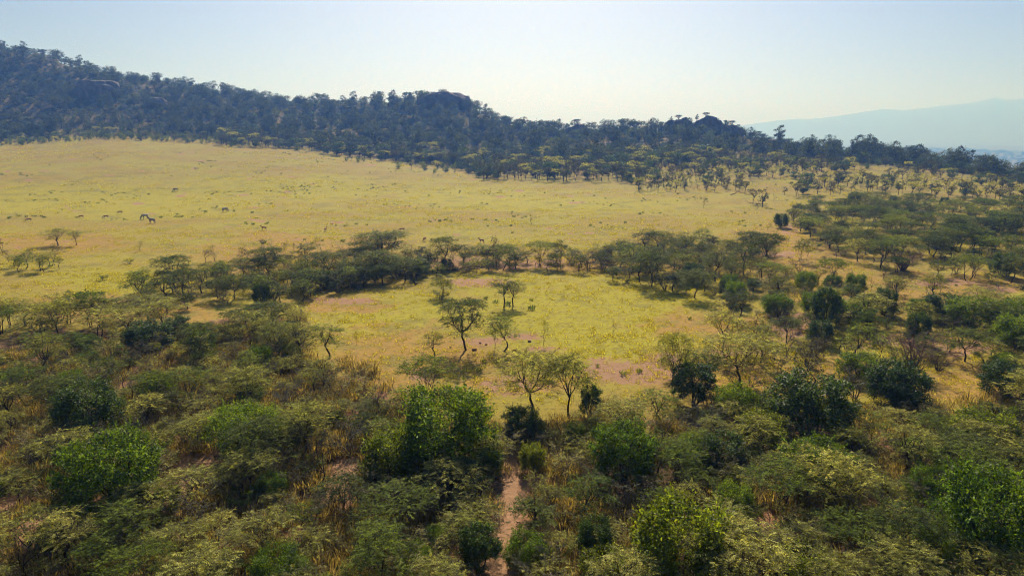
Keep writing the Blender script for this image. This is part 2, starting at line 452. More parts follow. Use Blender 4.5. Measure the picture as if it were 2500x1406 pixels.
def spray_leaves(rng, origin, heading, length, per, ll, lw, up=0.25, droop=0.3):
    """feathery sprays: rows of leaflets along short arched twigs (all arrays)"""
    n = len(origin)
    t = np.linspace(0.12, 1.0, per)[None, :, None]
    az = heading[:, None]
    h = np.stack([np.cos(az), np.sin(az), np.zeros_like(az)], -1)
    L_ = length[:, None, None]
    rise = (rng.normal(up, 0.28, (n, 1, 1)))
    pos = origin[:, None] + h * L_ * t + np.array([0, 0, 1.]) * L_ * (rise * t - droop * t * t)
    side = np.stack([-np.sin(az), np.cos(az), np.zeros_like(az)], -1) * (((np.arange(per) % 2) * 2 - 1)[None, :, None])
    d = h * 0.55 + side * 0.9 + rng.normal(0, 0.28, pos.shape)
    nrm = np.array([0, 0, 1.]) + rng.normal(0, 0.55, pos.shape)
    cen = pos + unit(d) * ll * 0.35
    k = n * per
    return leaf_quads(cen.reshape(k, 3), d.reshape(k, 3), nrm.reshape(k, 3), rng.uniform(0.7, 1.25, k) * ll, rng.uniform(0.7, 1.2, k) * lw)

PROTO = {}          # name -> list of (trunk mesh or None, crown mesh or None, look, height, radius)
HIDDEN = {}

def acacia(seed, H, R, npads, nspray, fork=0.33, lean=0.25, layers=0.3, mat='acacia', bark='bark', ll=0.18, lw=0.066, domed=0.2, stems=1, per=11, low=0.25):
    rng = np.random.default_rng(seed)
    w = Wood(); Vq = []
    la = rng.uniform(0, 2 * math.pi)
    forks = []
    for s_ in range(stems):
        a = la + s_ * 2.4
        off = 0.12 * s_
        top = np.array([math.cos(a) * lean * H * 0.4 + off, math.sin(a) * lean * H * 0.4, fork * H * rng.uniform(0.9, 1.1)])
        pts = curve((off * math.cos(a), off * math.sin(a), -0.35), top, rng, 0.09, 6)
        r0 = 0.021 * H * (1 if stems == 1 else 0.75)
        w.tube(pts, np.linspace(r0 * 1.25, r0 * 0.8, 6), 7)
        forks.append((top, r0 * 0.8))
    nl = rng.integers(4, 7)
    limbs = []
    for i in range(nl):
        top, r0 = forks[i % stems]
        a = la + i * 2 * math.pi / nl + rng.normal(0, 0.3)
        rr = R * rng.uniform(0.35, 0.6)
        end = np.array([math.cos(a) * rr, math.sin(a) * rr, H * rng.uniform(0.68, 0.84)]) + np.array([top[0], top[1], 0]) * 0.6
        pts = curve(top, end, rng, 0.08, 6, up=-0.06)
        w.tube(pts, np.linspace(r0 * 0.72, r0 * 0.3, 6), 5)
        limbs.append((a, pts, r0 * 0.34))
    for k in range(npads):
        rr = R * math.sqrt((k + 0.5) / npads) * rng.uniform(0.85, 1.08)
        a = k * 2.39996 + rng.normal(0, 0.35)
        z = H * (0.98 - domed * (rr / R) ** 2) - abs(rng.normal(0, layers)) * H * 0.28
        if rng.random() < low: z = H * rng.uniform(0.42, 0.72); rr = R * rng.uniform(0.45, 0.95)
        c = np.array([math.cos(a) * rr, math.sin(a) * rr, z]) + np.array([math.cos(la), math.sin(la), 0]) * lean * H * 0.3
        da = [abs((a - l[0] + math.pi) % (2 * math.pi) - math.pi) for l in limbs]
        la_, lp, lr = limbs[int(np.argmin(da))]
        st = lp[rng.integers(2, 6)]
        pts = curve(st, c - [0, 0, 0.08], rng, 0.1, 5, up=-0.08)
        w.tube(pts, np.linspace(lr * 0.75, lr * 0.2, 5), 4)
        pr = R * rng.uniform(0.2, 0.36)
        n = max(3, int(nspray * 0.95 * rng.uniform(0.5, 1.5)))
        oa = rng.uniform(0, 2 * math.pi, n); orr = np.sqrt(rng.random(n)) * pr
        org = c + np.stack([np.cos(oa) * orr, np.sin(oa) * orr, rng.normal(0, 0.07, n) - 0.18 * (orr / pr) ** 2 * pr], -1)
        head = np.where(rng.random(n) < 0.6, oa, a) + rng.normal(0, 0.6, n)
        Vq.append(spray_leaves(rng, org, head, rng.uniform(0.4, 1.0, n) * (0.6 + 0.08 * H), per, ll, lw, 0.25, 0.3))
        for q in range(3):
            e = c + np.array([math.cos(oa[q]) * pr, math.sin(oa[q]) * pr, 0.05])
            w.tube(curve(pts[3], e, rng, 0.08, 3), [lr * 0.22, lr * 0.16, lr * 0.08], 3)
    return w.mesh('trunk', M[bark]), leaf_mesh('crown', Vq, M[mat], per)

def bush(seed, W, H, nclump, nleaf, mat, ll=0.15, lw=0.078, open_base=0.0):
    rng = np.random.default_rng(seed)
    w = Wood(); Vq = []
    R = W / 2
    for i in range(7):
        a = i * 0.9 + rng.normal(0, 0.2)
        e = np.array([math.cos(a) * R * 0.55, math.sin(a) * R * 0.55, H * rng.uniform(0.55, 0.8)])
        w.tube(curve((math.cos(a) * 0.1, math.sin(a) * 0.1, -0.3), e, rng, 0.1, 5), np.linspace(0.03 * H * 0.5, 0.008 * H, 5), 5)
    sx, sy = rng.uniform(0.85, 1.1, 2)
    for k in range(nclump):
        ph = k * 2.39996 + rng.normal(0, 0.3)
        q = (k + 0.5) / nclump
        zf = 0.12 + open_base + (0.80 - open_base) * q ** 0.8
        prof = math.sqrt(max(0.03, 1 - max(0, (zf - 0.40) / 0.60) ** 3.4)) * (0.80 + 0.2 * min(1, zf / 0.38))
        rr = R * prof * rng.uniform(0.5, 0.95)
        cr = R * rng.uniform(0.17, 0.36)
        c = np.array([math.cos(ph) * rr * sx, math.sin(ph) * rr * sy, H * zf])
        n = int(nleaf * rng.uniform(0.45, 1.15) * (cr / R / 0.28) ** 1.5)
        d = unit(rng.normal(0, 1, (n, 3)) + unit(c - [0, 0, H * 0.3]) * 0.6)
        pos = c + d * cr * rng.uniform(0.5, 1.18, (n, 1)) * np.array([1, 1, 0.85]) * (0.8 + 0.4 * rng.random((n, 1)) ** 2)
        pos[:, 2] = np.maximum(pos[:, 2], 0.06)
        nrm = d * 0.9 + rng.normal(0, 0.6, (n, 3)) + [0, 0, 0.2]
        dr = rng.normal(0, 1, (n, 3)) + [0, 0, 0.5]
        Vq.append(leaf_quads(pos, dr, nrm, rng.uniform(0.7, 1.3, n) * ll, rng.uniform(0.7, 1.2, n) * lw))
        # loose shoots breaking the outline
        m_ = max(3, n // 22)
        for s_ in range(m_ // 2 + 1):
            dd = unit(d[s_] + np.array([0, 0, 0.6])); ns = 7
            t = np.linspace(0.9, rng.uniform(1.3, 1.9), ns)[:, None]
            pp = c + dd * cr * t + rng.normal(0, 0.03, (ns, 3))
            Vq.append(leaf_quads(pp, dd + rng.normal(0, 0.7, (ns, 3)), rng.normal(0, 1, (ns, 3)), np.full(ns, ll), np.full(ns, lw)))
    return w.mesh('trunk', M['bark']), leaf_mesh('crown', Vq, M[mat], 7)

def shrub(seed, W, H, nstem, nsub, nspray, mat='thorn', bark='bark_grey', ll=0.13, lw=0.05, per=7, flat=0.0):
    rng = np.random.default_rng(seed)
    w = Wood(); Vq = []
    for i in range(nstem):
        a = i * 2 * math.pi / nstem + rng.normal(0, 0.4)
        rr = W / 2 * rng.uniform(0.4, 1.0)
        e = np.array([math.cos(a) * rr, math.sin(a) * rr, H * (rng.uniform(0.55, 1.0) if flat == 0 else rng.uniform(0.8, 1.0))])
        pts = curve((math.cos(a) * 0.08, math.sin(a) * 0.08, -0.2), e, rng, 0.1, 6, up=0.08)
        w.tube(pts, np.linspace(0.012 * H + 0.008, 0.007, 6), 4)
        for j in range(nsub):
            st = pts[rng.integers(2, 6)]
            aa = a + rng.normal(0, 0.9)
            l = W * rng.uniform(0.14, 0.32)
            e2 = st + np.array([math.cos(aa) * l, math.sin(aa) * l, l * rng.uniform(-0.1, 0.9)])
            p2 = curve(st, e2, rng, 0.12, 4)
            w.tube(p2, np.linspace(0.012, 0.005, 4), 3)
            if nspray:
                n = int(nspray * rng.uniform(0.6, 1.4)) + 1
                t = rng.uniform(0.3, 1.0, n)
                org = st * (1 - t[:, None]) + e2 * t[:, None] + rng.normal(0, 0.05, (n, 3))
                Vq.append(spray_leaves(rng, org, aa + rng.normal(0, 0.9, n), rng.uniform(0.2, 0.5, n), per, ll, lw, 0.45, 0.2))
    return w.mesh('trunk' if nspray else 'branches', M[bark]), (leaf_mesh('crown', Vq, M[mat], per) if nspray else None)

def bare_tree(seed, H, R, mat='twig', sprays=0, leaf='thorn', trunks=1, fork=0.35):
    rng = np.random.default_rng(seed)
    w = Wood(); Vq = []
    def grow(p, d, l, r, depth):
        e = p + d * l
        pts = curve(p, e, rng, 0.1, 4)
        w.tube(pts, np.linspace(r, r * 0.6, 4), 5 if depth < 2 else 3)
        if depth >= 4: 
            if sprays:
                n = sprays
                Vq.append(spray_leaves(rng, np.repeat(e[None], n, 0) + rng.normal(0, 0.06, (n, 3)), rng.uniform(0, 6.3, n), rng.uniform(0.15, 0.4, n), 6, 0.13, 0.05, 0.3, 0.2))
            return
        for k in range(rng.integers(2, 4)):
            nd = d + rng.normal(0, 0.55, 3) + np.array([0, 0, 0.12])
            nd[2] = nd[2] * 0.8 + 0.1
            grow(pts[rng.integers(2, 4)], nd / np.linalg.norm(nd), l * rng.uniform(0.55, 0.85), r * 0.58, depth + 1)
    for t in range(trunks):
        d0 = np.array([rng.normal(0, 0.2) + (t - (trunks - 1) / 2) * 0.3, rng.normal(0, 0.2), 1.0]); d0 /= np.linalg.norm(d0)
        grow(np.array([t * 0.12, 0, -0.3]), d0, H * fork + 0.3, 0.018 * H, 0)
    V_ = np.vstack(w.V); sc_ = min(1.35, H / max(V_[:, 2].max(), 0.1))
    w.V = [V_ * sc_]
    tm = w.mesh('trunk', M[mat])
    return tm, (leaf_mesh('crown', [q * sc_ for q in Vq], M[leaf], 6) if Vq else None)

def far_tree(seed, W, H, ncl, nl, mat, ll=0.55, lw=0.35, trunk=0.4, flat=1.0):
    """tree for the distance: same build as the near ones with larger leaf tufts"""
    rng = np.random.default_rng(seed)
    w = Wood(); Vq = []
    top = np.array([rng.normal(0, 0.06) * H, rng.normal(0, 0.06) * H, H * trunk])
    w.tube(curve((0, 0, -0.6), top, rng, 0.06, 4), np.linspace(0.028 * H, 0.018 * H, 4), 5)
    for k in range(ncl):
        q = (k + 0.5) / ncl; a = k * 2.39996 + rng.normal(0, 0.5)
        zf = trunk * 0.75 + (1 - trunk * 0.75) * rng.uniform(0.1, 0.95)
        pr = math.sqrt(max(0.05, 1 - ((zf - 0.62) / 0.42) ** 2)) if flat >= 1 else 1.0
        if flat < 1: zf = 1 - abs(rng.normal(0, 0.13)) - 0.12 * q
        rr = W / 2 * math.sqrt(q) * 0.85 * pr
        cpt = np.array([math.cos(a) * rr, math.sin(a) * rr, zf * H])
        w.tube(curve(top, cpt, rng, 0.08, 3), [0.012 * H, 0.008 * H, 0.003 * H], 3)
        cr = W * rng.uniform(0.11, 0.2)
        d = unit(rng.normal(0, 1, (nl, 3)))
        pos = cpt + d * cr * rng.uniform(0.4, 1.1, (nl, 1)) * np.array([1, 1, 0.75 if flat >= 1 else 0.32])
        nrm = d + rng.normal(0, 0.6, (nl, 3)) + [0, 0, 0.4]
        Vq.append(leaf_quads(pos, rng.normal(0, 1, (nl, 3)), nrm, rng.uniform(0.6, 1.3, nl) * ll, rng.uniform(0.6, 1.2, nl) * lw))
    return w.mesh('trunk', M['bark']), leaf_mesh('crown', Vq, M[mat])

def proto(kind, meshes, look, H, W):
    PROTO.setdefault(kind, []).append(dict(trunk=meshes[0], crown=meshes[1], look=look, H=H, W=W))

# acacias: flat tops in tiers, each variant with its own build
proto('acacia', acacia(11, 4.6, 2.3, 34, 15, 0.30, 0.2, 0.35), 'flat-topped pale acacia', 4.6, 4.6)
proto('acacia', acacia(12, 5.2, 2.9, 46, 22, 0.34, 0.3, 0.25, domed=0.12), 'wide umbrella acacia', 5.2, 5.8)
proto('acacia', acacia(13, 3.8, 2.0, 30, 14, 0.22, 0.15, 0.5, stems=2, domed=0.3), 'low twin-stemmed acacia', 3.8, 4.0)
proto('acacia', acacia(14, 4.9, 1.9, 30, 14, 0.36, 0.35, 0.55, 'acacia_green', domed=0.35), 'leaning loose-crowned acacia', 4.9, 3.8)
proto('acacia', acacia(15, 4.3, 2.6, 38, 16, 0.25, 0.2, 0.22, 'acacia_green', stems=2, domed=0.1, low=0.12), 'green table-topped acacia', 4.3, 5.2)
proto('acacia', acacia(16, 5.6, 2.2, 34, 14, 0.42, 0.15, 0.4, domed=0.22, low=0.3), 'tall slender acacia', 5.6, 4.4)
proto('acacia', acacia(17, 3.3, 1.9, 26, 15, 0.2, 0.1, 0.5, stems=3, domed=0.4), 'small many-stemmed acacia', 3.3, 3.8)
for k_ in (0, 1, 5, 2):                      # the same builds in the darker green of the tree belt
    b_ = PROTO['acacia'][k_]; cm = b_['crown'].copy(); cm.materials.clear(); cm.materials.append(M['acacia_belt'])
    proto('acacia', (b_['trunk'], cm), b_['look'].replace('pale ', 'dark '), b_['H'], b_['W'])
proto('acacia', acacia(18, 4.2, 1.5, 26, 15, 0.38, 0.3, 0.7, 'acacia_belt', domed=0.55), 'narrow round-headed acacia', 4.2, 3.0)
proto('acacia', acacia(19, 3.6, 2.2, 18, 13, 0.3, 0.35, 0.5, 'acacia', domed=0.25, low=0.4), 'thin broken-crowned acacia', 3.6, 4.4)
proto('acacia', acacia(20, 4.8, 2.3, 22, 15, 0.3, 0.55, 0.35, 'acacia_green', stems=2, domed=0.15), 'strongly leaning acacia', 4.8, 4.6)
# evergreen bushes
proto('evergreen', bush(21, 4.2, 3.9, 64, 300, 'evergreen'), 'rounded glossy evergreen bush', 3.9, 4.2)
proto('evergreen', bush(22, 3.6, 3.0, 52, 300, 'evergreen_bright'), 'bright yellow-green leafy bush', 3.0, 3.6)
proto('evergreen', bush(23, 4.0, 4.2, 64, 300, 'evergreen_dark'), 'dense dark green bush', 4.2, 4.0)
proto('evergreen', bush(24, 3.2, 4.4, 50, 300, 'evergreen_dark', open_base=0.08), 'upright dark evergreen bush', 4.4, 3.2)
proto('evergreen', bush(25, 4.4, 3.4, 57, 300, 'evergreen', 0.14, 0.062), 'spreading small-leaved evergreen bush', 3.4, 4.4)
# thorn shrubs
proto('thorn', shrub(31, 2.8, 2.2, 9, 6, 5), 'grey-green arching thorn shrub', 2.2, 2.8)
proto('thorn', shrub(32, 2.4, 1.7, 10, 5, 5, 'acacia'), 'low feathery thorn shrub', 1.7, 2.4)
proto('thorn', shrub(33, 3.0, 2.6, 8, 7, 4, 'scrub_leaf'), 'sparse brownish thorn shrub', 2.6, 3.0)
proto('thorn', shrub(34, 2.2, 2.0, 9, 6, 6, 'acacia_green'), 'compact green thorn shrub', 2.0, 2.2)
# half-bare small trees of the dry ground
proto('bare', bare_tree(41, 3.2, 1.4, 'bark', 2, 'scrub_leaf'), 'small dark half-bare thorn tree', 3.2, 2.4)
proto('bare', bare_tree(42, 2.6, 1.3, 'twig', 3, 'scrub_leaf', trunks=2), 'twin-stemmed brown thorn tree', 2.6, 2.2)
proto('bare', bare_tree(43, 3.6, 1.5, 'bark', 0, trunks=1, fork=0.3), 'leafless crooked dead tree', 3.6, 2.4)
proto('bare', bare_tree(44, 2.9, 1.4, 'twig', 4, 'acacia', trunks=2, fork=0.4), 'thin sparse-leaved thorn tree', 2.9, 2.2)
# distant trees
proto('scrub', far_tree(51, 4.5, 4.6, 16, 26, 'scrub_leaf', 0.32, 0.16, 0.42, 0.5), 'distant flat-topped acacia', 4.6, 4.5)
proto('scrub', far_tree(52, 3.6, 3.8, 13, 24, 'scrub_leaf', 0.3, 0.16, 0.35), 'distant thin-crowned thorn tree', 3.8, 3.6)
proto('scrub', far_tree(53, 4.0, 5.2, 15, 26, 'hill_leaf', 0.34, 0.2, 0.4), 'distant dark slender tree', 5.2, 4.0)
proto('scrub', far_tree(54, 5.2, 4.4, 20, 26, 'acacia', 0.32, 0.15, 0.4, 0.5), 'distant umbrella acacia', 4.4, 5.2)
proto('hill', far_tree(61, 7.5, 6.0, 30, 34, 'hill_leaf', 0.5, 0.3, 0.08), 'round-crowned dark tree', 6.0, 7.5)
proto('hill', far_tree(62, 6.0, 4.6, 26, 34, 'evergreen_dark', 0.45, 0.28, 0.05), 'low dense dark tree', 4.6, 6.0)
proto('hill', far_tree(63, 5.5, 8.0, 24, 28, 'hill_leaf', 0.5, 0.3, 0.38), 'tall tree with a broken crown', 8.0, 5.5)
proto('hill', far_tree(64, 7.0, 6.0, 26, 28, 'hill_leaf', 0.5, 0.26, 0.4, 0.5), 'flat-crowned tree', 6.0, 7.0)
proto('hill', far_tree(65, 4.6, 3.2, 18, 28, 'acacia_green', 0.42, 0.25, 0.04), 'low pale green bush', 3.2, 4.6)
proto('hill', far_tree(66, 8.5, 7.2, 34, 34, 'hill_leaf', 0.55, 0.32, 0.15), 'broad dark spreading tree', 7.2, 8.5)


def tuft(seed, nb, H, W, mat, bw=0.03):
    rng = np.random.default_rng(seed)
    a = rng.uniform(0, 2 * math.pi, nb); rr = np.sqrt(rng.random(nb)) * W * 0.5
    root = np.stack([np.cos(a) * rr, np.sin(a) * rr, np.full(nb, -0.02)], -1)
    h = H * rng.uniform(0.5, 1.1, nb)
    out = np.stack([np.cos(a), np.sin(a), np.zeros(nb)], -1) * (h * rng.uniform(0.15, 0.6, nb))[:, None] + rng.normal(0, 0.04, (nb, 3))
    s = unit(np.cross(out + [0, 0, 0.01], [0, 0, 1.])) * (bw * rng.uniform(0.7, 1.4, nb))[:, None]
    mid = root + out * 0.35 + np.array([0, 0, 0.62]) * h[:, None]
    tip = root + out + np.array([0, 0, 1.0]) * h[:, None]
    Vv = np.stack([root - s * 0.5, mid - s * 0.6, tip, mid + s * 0.6], 1).reshape(-1, 3)
    return leaf_mesh('tuft', [Vv], mat)

for k in range(3):
    proto('grass', (None, tuft(100 + k, 26, 0.26 + 0.05 * k, 0.75, M['grass_green'], 0.035)), 'grass', 0.3, 0.7)
    proto('drygrass', (None, tuft(110 + k, 34, 0.7 + 0.15 * k, 0.9, M['grass_dry'], 0.045)), 'dry grass', 0.8, 0.9)
    proto('forb', (None, tuft(120 + k, 30, 0.35 + 0.1 * k, 0.8, M['forb'], 0.09)), 'forb', 0.4, 0.8)
    proto('hillgrass', (None, tuft(130 + k, 34, 0.9, 2.2, M['grass_hill'], 0.2)), 'hill grass', 0.9, 2.0)

def stuff(name, label, cat, kinds, pts, idx, rot, scl):
    """one object of very many plants, too many to count"""
    plist = [p for k in kinds for p in PROTO[k]]
    parent = bpy.data.collections.new(name + '_kinds')
    for i, p in enumerate(plist):
        c_ = bpy.data.collections.new('%s_%02d' % (name, i)); parent.children.link(c_)
        for part in ('trunk', 'crown'):
            if p[part] is not None:
                c_.objects.link(bpy.data.objects.new(part, p[part]))
    me = bpy.data.meshes.new(name); n = len(pts)
    me.vertices.add(n); me.vertices.foreach_set('co', np.asarray(pts, np.float32).ravel())
    a = me.attributes.new('pick', 'INT', 'POINT'); a.data.foreach_set('value', np.asarray(idx, np.int32))
    r3 = np.zeros((n, 3), np.float32); r3[:, 2] = rot
    a = me.attributes.new('turn', 'FLOAT_VECTOR', 'POINT'); a.data.foreach_set('vector', r3.ravel())
    a = me.attributes.new('size', 'FLOAT_VECTOR', 'POINT'); a.data.foreach_set('vector', np.asarray(scl, np.float32).ravel())
    ob = bpy.data.objects.new(name, me); COL.objects.link(ob)
    ng = bpy.data.node_groups.new(name, 'GeometryNodeTree')
    ng.interface.new_socket('Geometry', in_out='INPUT', socket_type='NodeSocketGeometry')
    ng.interface.new_socket('Geometry', in_out='OUTPUT', socket_type='NodeSocketGeometry')
    gi = ng.nodes.new('NodeGroupInput'); go = ng.nodes.new('NodeGroupOutput')
    ci = ng.nodes.new('GeometryNodeCollectionInfo'); ci.inputs['Collection'].default_value = parent
    ci.inputs['Separate Children'].default_value = True; ci.inputs['Reset Children'].default_value = True
    ip = ng.nodes.new('GeometryNodeInstanceOnPoints'); ip.inputs['Pick Instance'].default_value = True
    def attr(nm, typ):
        x = ng.nodes.new('GeometryNodeInputNamedAttribute'); x.data_type = typ; x.inputs['Name'].default_value = nm
        return x.outputs['Attribute']
    l = ng.links.new
    l(gi.outputs[0], ip.inputs['Points']); l(ci.outputs[0], ip.inputs['Instance'])
    l(attr('pick', 'INT'), ip.inputs['Instance Index'])
    e = ng.nodes.new('FunctionNodeEulerToRotation'); l(attr('turn', 'FLOAT_VECTOR'), e.inputs[0]); l(e.outputs[0], ip.inputs['Rotation'])
    l(attr('size', 'FLOAT_VECTOR'), ip.inputs['Scale'])
    l(ip.outputs[0], go.inputs[0])
    md = ob.modifiers.new('scatter', 'NODES'); md.node_group = ng
    tag(ob, label, cat, kind='stuff')
    return ob

# ------------------------------------------------------------------ where every plant stands
PL = []             # all plants: dicts
OCC = []            # (x, y, radius) of hand-placed ones
rng = np.random.default_rng(2024)

def put(kind, var, u, v, w, h, label=None, name=None, group=None, rot=None, zone=''):
    """a plant surveyed by eye: foot at (u, v), w wide and h tall in the photograph's pixels at its distance"""
    x, y, z, s = ground_point(u, v)
    p = PROTO[kind][var]
    d = y * math.cos(PITCH) - (z - CAM_H) * math.sin(PITCH)
    dep = math.atan2(CAM_H - z, y)
    sw = w * d / FPX / p['W']; sh = h * d / FPX / max(0.75, math.cos(dep)) / p['H']
    PL.append(dict(kind=kind, var=var, x=x, y=y, z=z, sw=sw, sh=sh, rot=rng.uniform(0, 6.28) if rot is None else rot, label=label, name=name, group=group, zone=zone, d=d, hand=True))
    OCC.append((x, y, max(0.5, w * d / FPX * 0.38)))

# single trees and pairs in the clearing
put('acacia', 8, 1140, 854, 118, 122, 'large lone umbrella acacia leaning over its shadow in the grassy clearing', 'acacia_tree', rot=2.2)
put('acacia', 9, 1230, 752, 56, 74, 'taller of two slim acacias standing together in the grassy clearing', 'acacia_tree')
put('acacia', 9, 1253, 748, 50, 64, 'shorter of two slim acacias standing together in the grassy clearing', 'acacia_tree')
put('acacia', 3, 1224, 858, 66, 82, 'small bushy acacia beside the lone umbrella acacia in the clearing', 'acacia_tree')
put('bare', 0, 1208, 852, 36, 70, 'thin dark sapling touching the small bushy acacia in the clearing', 'thorn_tree')
put('acacia', 5, 1060, 884, 46, 78, 'slender acacia with drooping side branches at the edge of the clearing', 'acacia_tree')
put('bare', 3, 1328, 848, 26, 62, 'thin brush-topped tree alone on pale soil in the clearing', 'thorn_tree')
put('bare', 2, 1497, 824, 18, 46, 'tiny leafless sapling alone in the middle of the clearing', 'thorn_tree')
put('acacia', 6, 1081, 724, 50, 56, 'small acacia above a dark bush beside the tree belt', 'acacia_tree')
put('thorn', 3, 1075, 732, 34, 22, 'dark low bush under a small acacia at the clearing edge', 'thorn_shrub')
put('acacia', 5, 735, 876, 76, 88, 'slim acacia with dark limbs at the thicket edge by the clearing', 'acacia_tree')
put('acacia', 3, 806, 878, 80, 88, 'round-crowned acacia beside a slim one at the thicket edge', 'acacia_tree')
put('bare', 2, 870, 842, 16, 46, 'leafless spindly sapling between clearing and thicket', 'thorn_tree')
put('acacia', 1, 1302, 1020, 150, 150, 'tall tiered acacia in front of the bare soil of the clearing', 'acacia_tree')
put('acacia', 0, 1392, 1015, 112, 150, 'upright acacia joined to the tall tiered one beside bare soil', 'acacia_tree')
put('acacia', 4, 1045, 985, 120, 108, 'fresh green acacia behind the largest rounded evergreen bush', 'acacia_tree')
put('acacia', 1, 1642, 960, 80, 145, 'leaning bright acacia at the corner of the clearing', 'acacia_tree')
put('bare', 1, 1752, 872, 50, 60, 'crooked half-bare tree beyond the corner of the clearing', 'thorn_tree')
put('acacia', 5, 1855, 890, 76, 100, 'open-limbed acacia among bare shrubs on orange ground', 'acacia_tree')
# belt of trees behind the clearing
put('acacia', 8, 1085, 650, 62, 72, 'flat umbrella acacia standing clear above the tree belt', 'acacia_tree')
put('acacia', 8, 945, 645, 130, 80, 'widest umbrella acacia of the tree belt', 'acacia_tree')
put('acacia', 4, 1318, 648, 66, 58, 'low spreading acacia in the thin part of the tree belt', 'acacia_tree')
put('acacia', 9, 1368, 652, 36, 68, 'narrow acacia in the thin part of the tree belt', 'acacia_tree')
put('bare', 0, 1205, 650, 34, 75, 'leaning thin dark tree in the middle of the tree belt', 'thorn_tree')
put('acacia', 7, 1862, 652, 76, 86, 'spreading acacia at the end of the tree belt by orange grass', 'acacia_tree')
put('acacia', 10, 1955, 640, 38, 60, 'small dark acacia alone on the orange grass strip', 'acacia_tree')
put('evergreen', 2, 1905, 556, 34, 34, 'small round dark bush on the orange grass by the acacia grove', 'evergreen_bush')
put('bare', 3, 1873, 562, 18, 18, 'tiny dark thorn tree near a small round bush', 'thorn_tree')
put('bare', 2, 1297, 548, 28, 32, 'lone forked leafless tree out on the open meadow', 'thorn_tree')
put('bare', 0, 1718, 508, 16, 26, 'lone small dark tree on the pale meadow', 'thorn_tree')
# small trees on the meadow
LEFTC = [(8, 618, 24, 36), (36, 652, 26, 32), (60, 657, 32, 42), (80, 642, 24, 36), (100, 662, 30, 48), (111, 664, 24, 40), (131, 648, 34, 52), (145, 657, 18, 32),
         (50, 663, 26, 36), (20, 642, 26, 32), (122, 652, 26, 40)]
for i, (a, b_, w_, h_) in enumerate(LEFTC):
    put('acacia' if i % 3 else 'bare', [0, 5, 3][i % 3] if i % 3 else 0, a, b_, w_ * 1.15, h_, 'small dark thorn tree in the clump on the open meadow', 'thorn_tree' if i % 3 == 0 else 'acacia_tree', 'clump of small trees on the meadow')
put('acacia', 0, 140, 600, 60, 42, 'small wide acacia beside a narrow one on the open meadow', 'acacia_tree')
put('acacia', 5, 187, 599, 26, 38, 'small narrow acacia beside a wide one on the open meadow', 'acacia_tree')
put('bare', 3, 339, 613, 20, 24, 'single knee-high thorn tree on the empty meadow', 'thorn_tree')
put('thorn', 3, 315, 643, 17, 12, 'tiny low shrub on orange meadow grass', 'thorn_shrub')
put('thorn', 3, 251, 684, 20, 15, 'lone bright green shrub on lush meadow grass', 'thorn_shrub')
put('thorn', 2, 250, 742, 22, 12, 'flat brown shrub on dry meadow grass near the thicket', 'thorn_shrub')
ROW = [(503, 641, 30, 32), (524, 638, 28, 40), (590, 636, 30, 36), (611, 640, 32, 28), (640, 620, 32, 36), (666, 624, 26, 30), (694, 614, 18, 24), (718, 613, 10, 20),
       (736, 620, 12, 28), (785, 614, 32, 38)]
for i, (a, b_, w_, h_) in enumerate(ROW):
    put('bare', [0, 3, 1, 0][i % 4], a, b_, w_, h_, 'small ragged thorn tree in the row above the tree belt', 'thorn_tree', 'row of ragged thorn trees on the meadow')
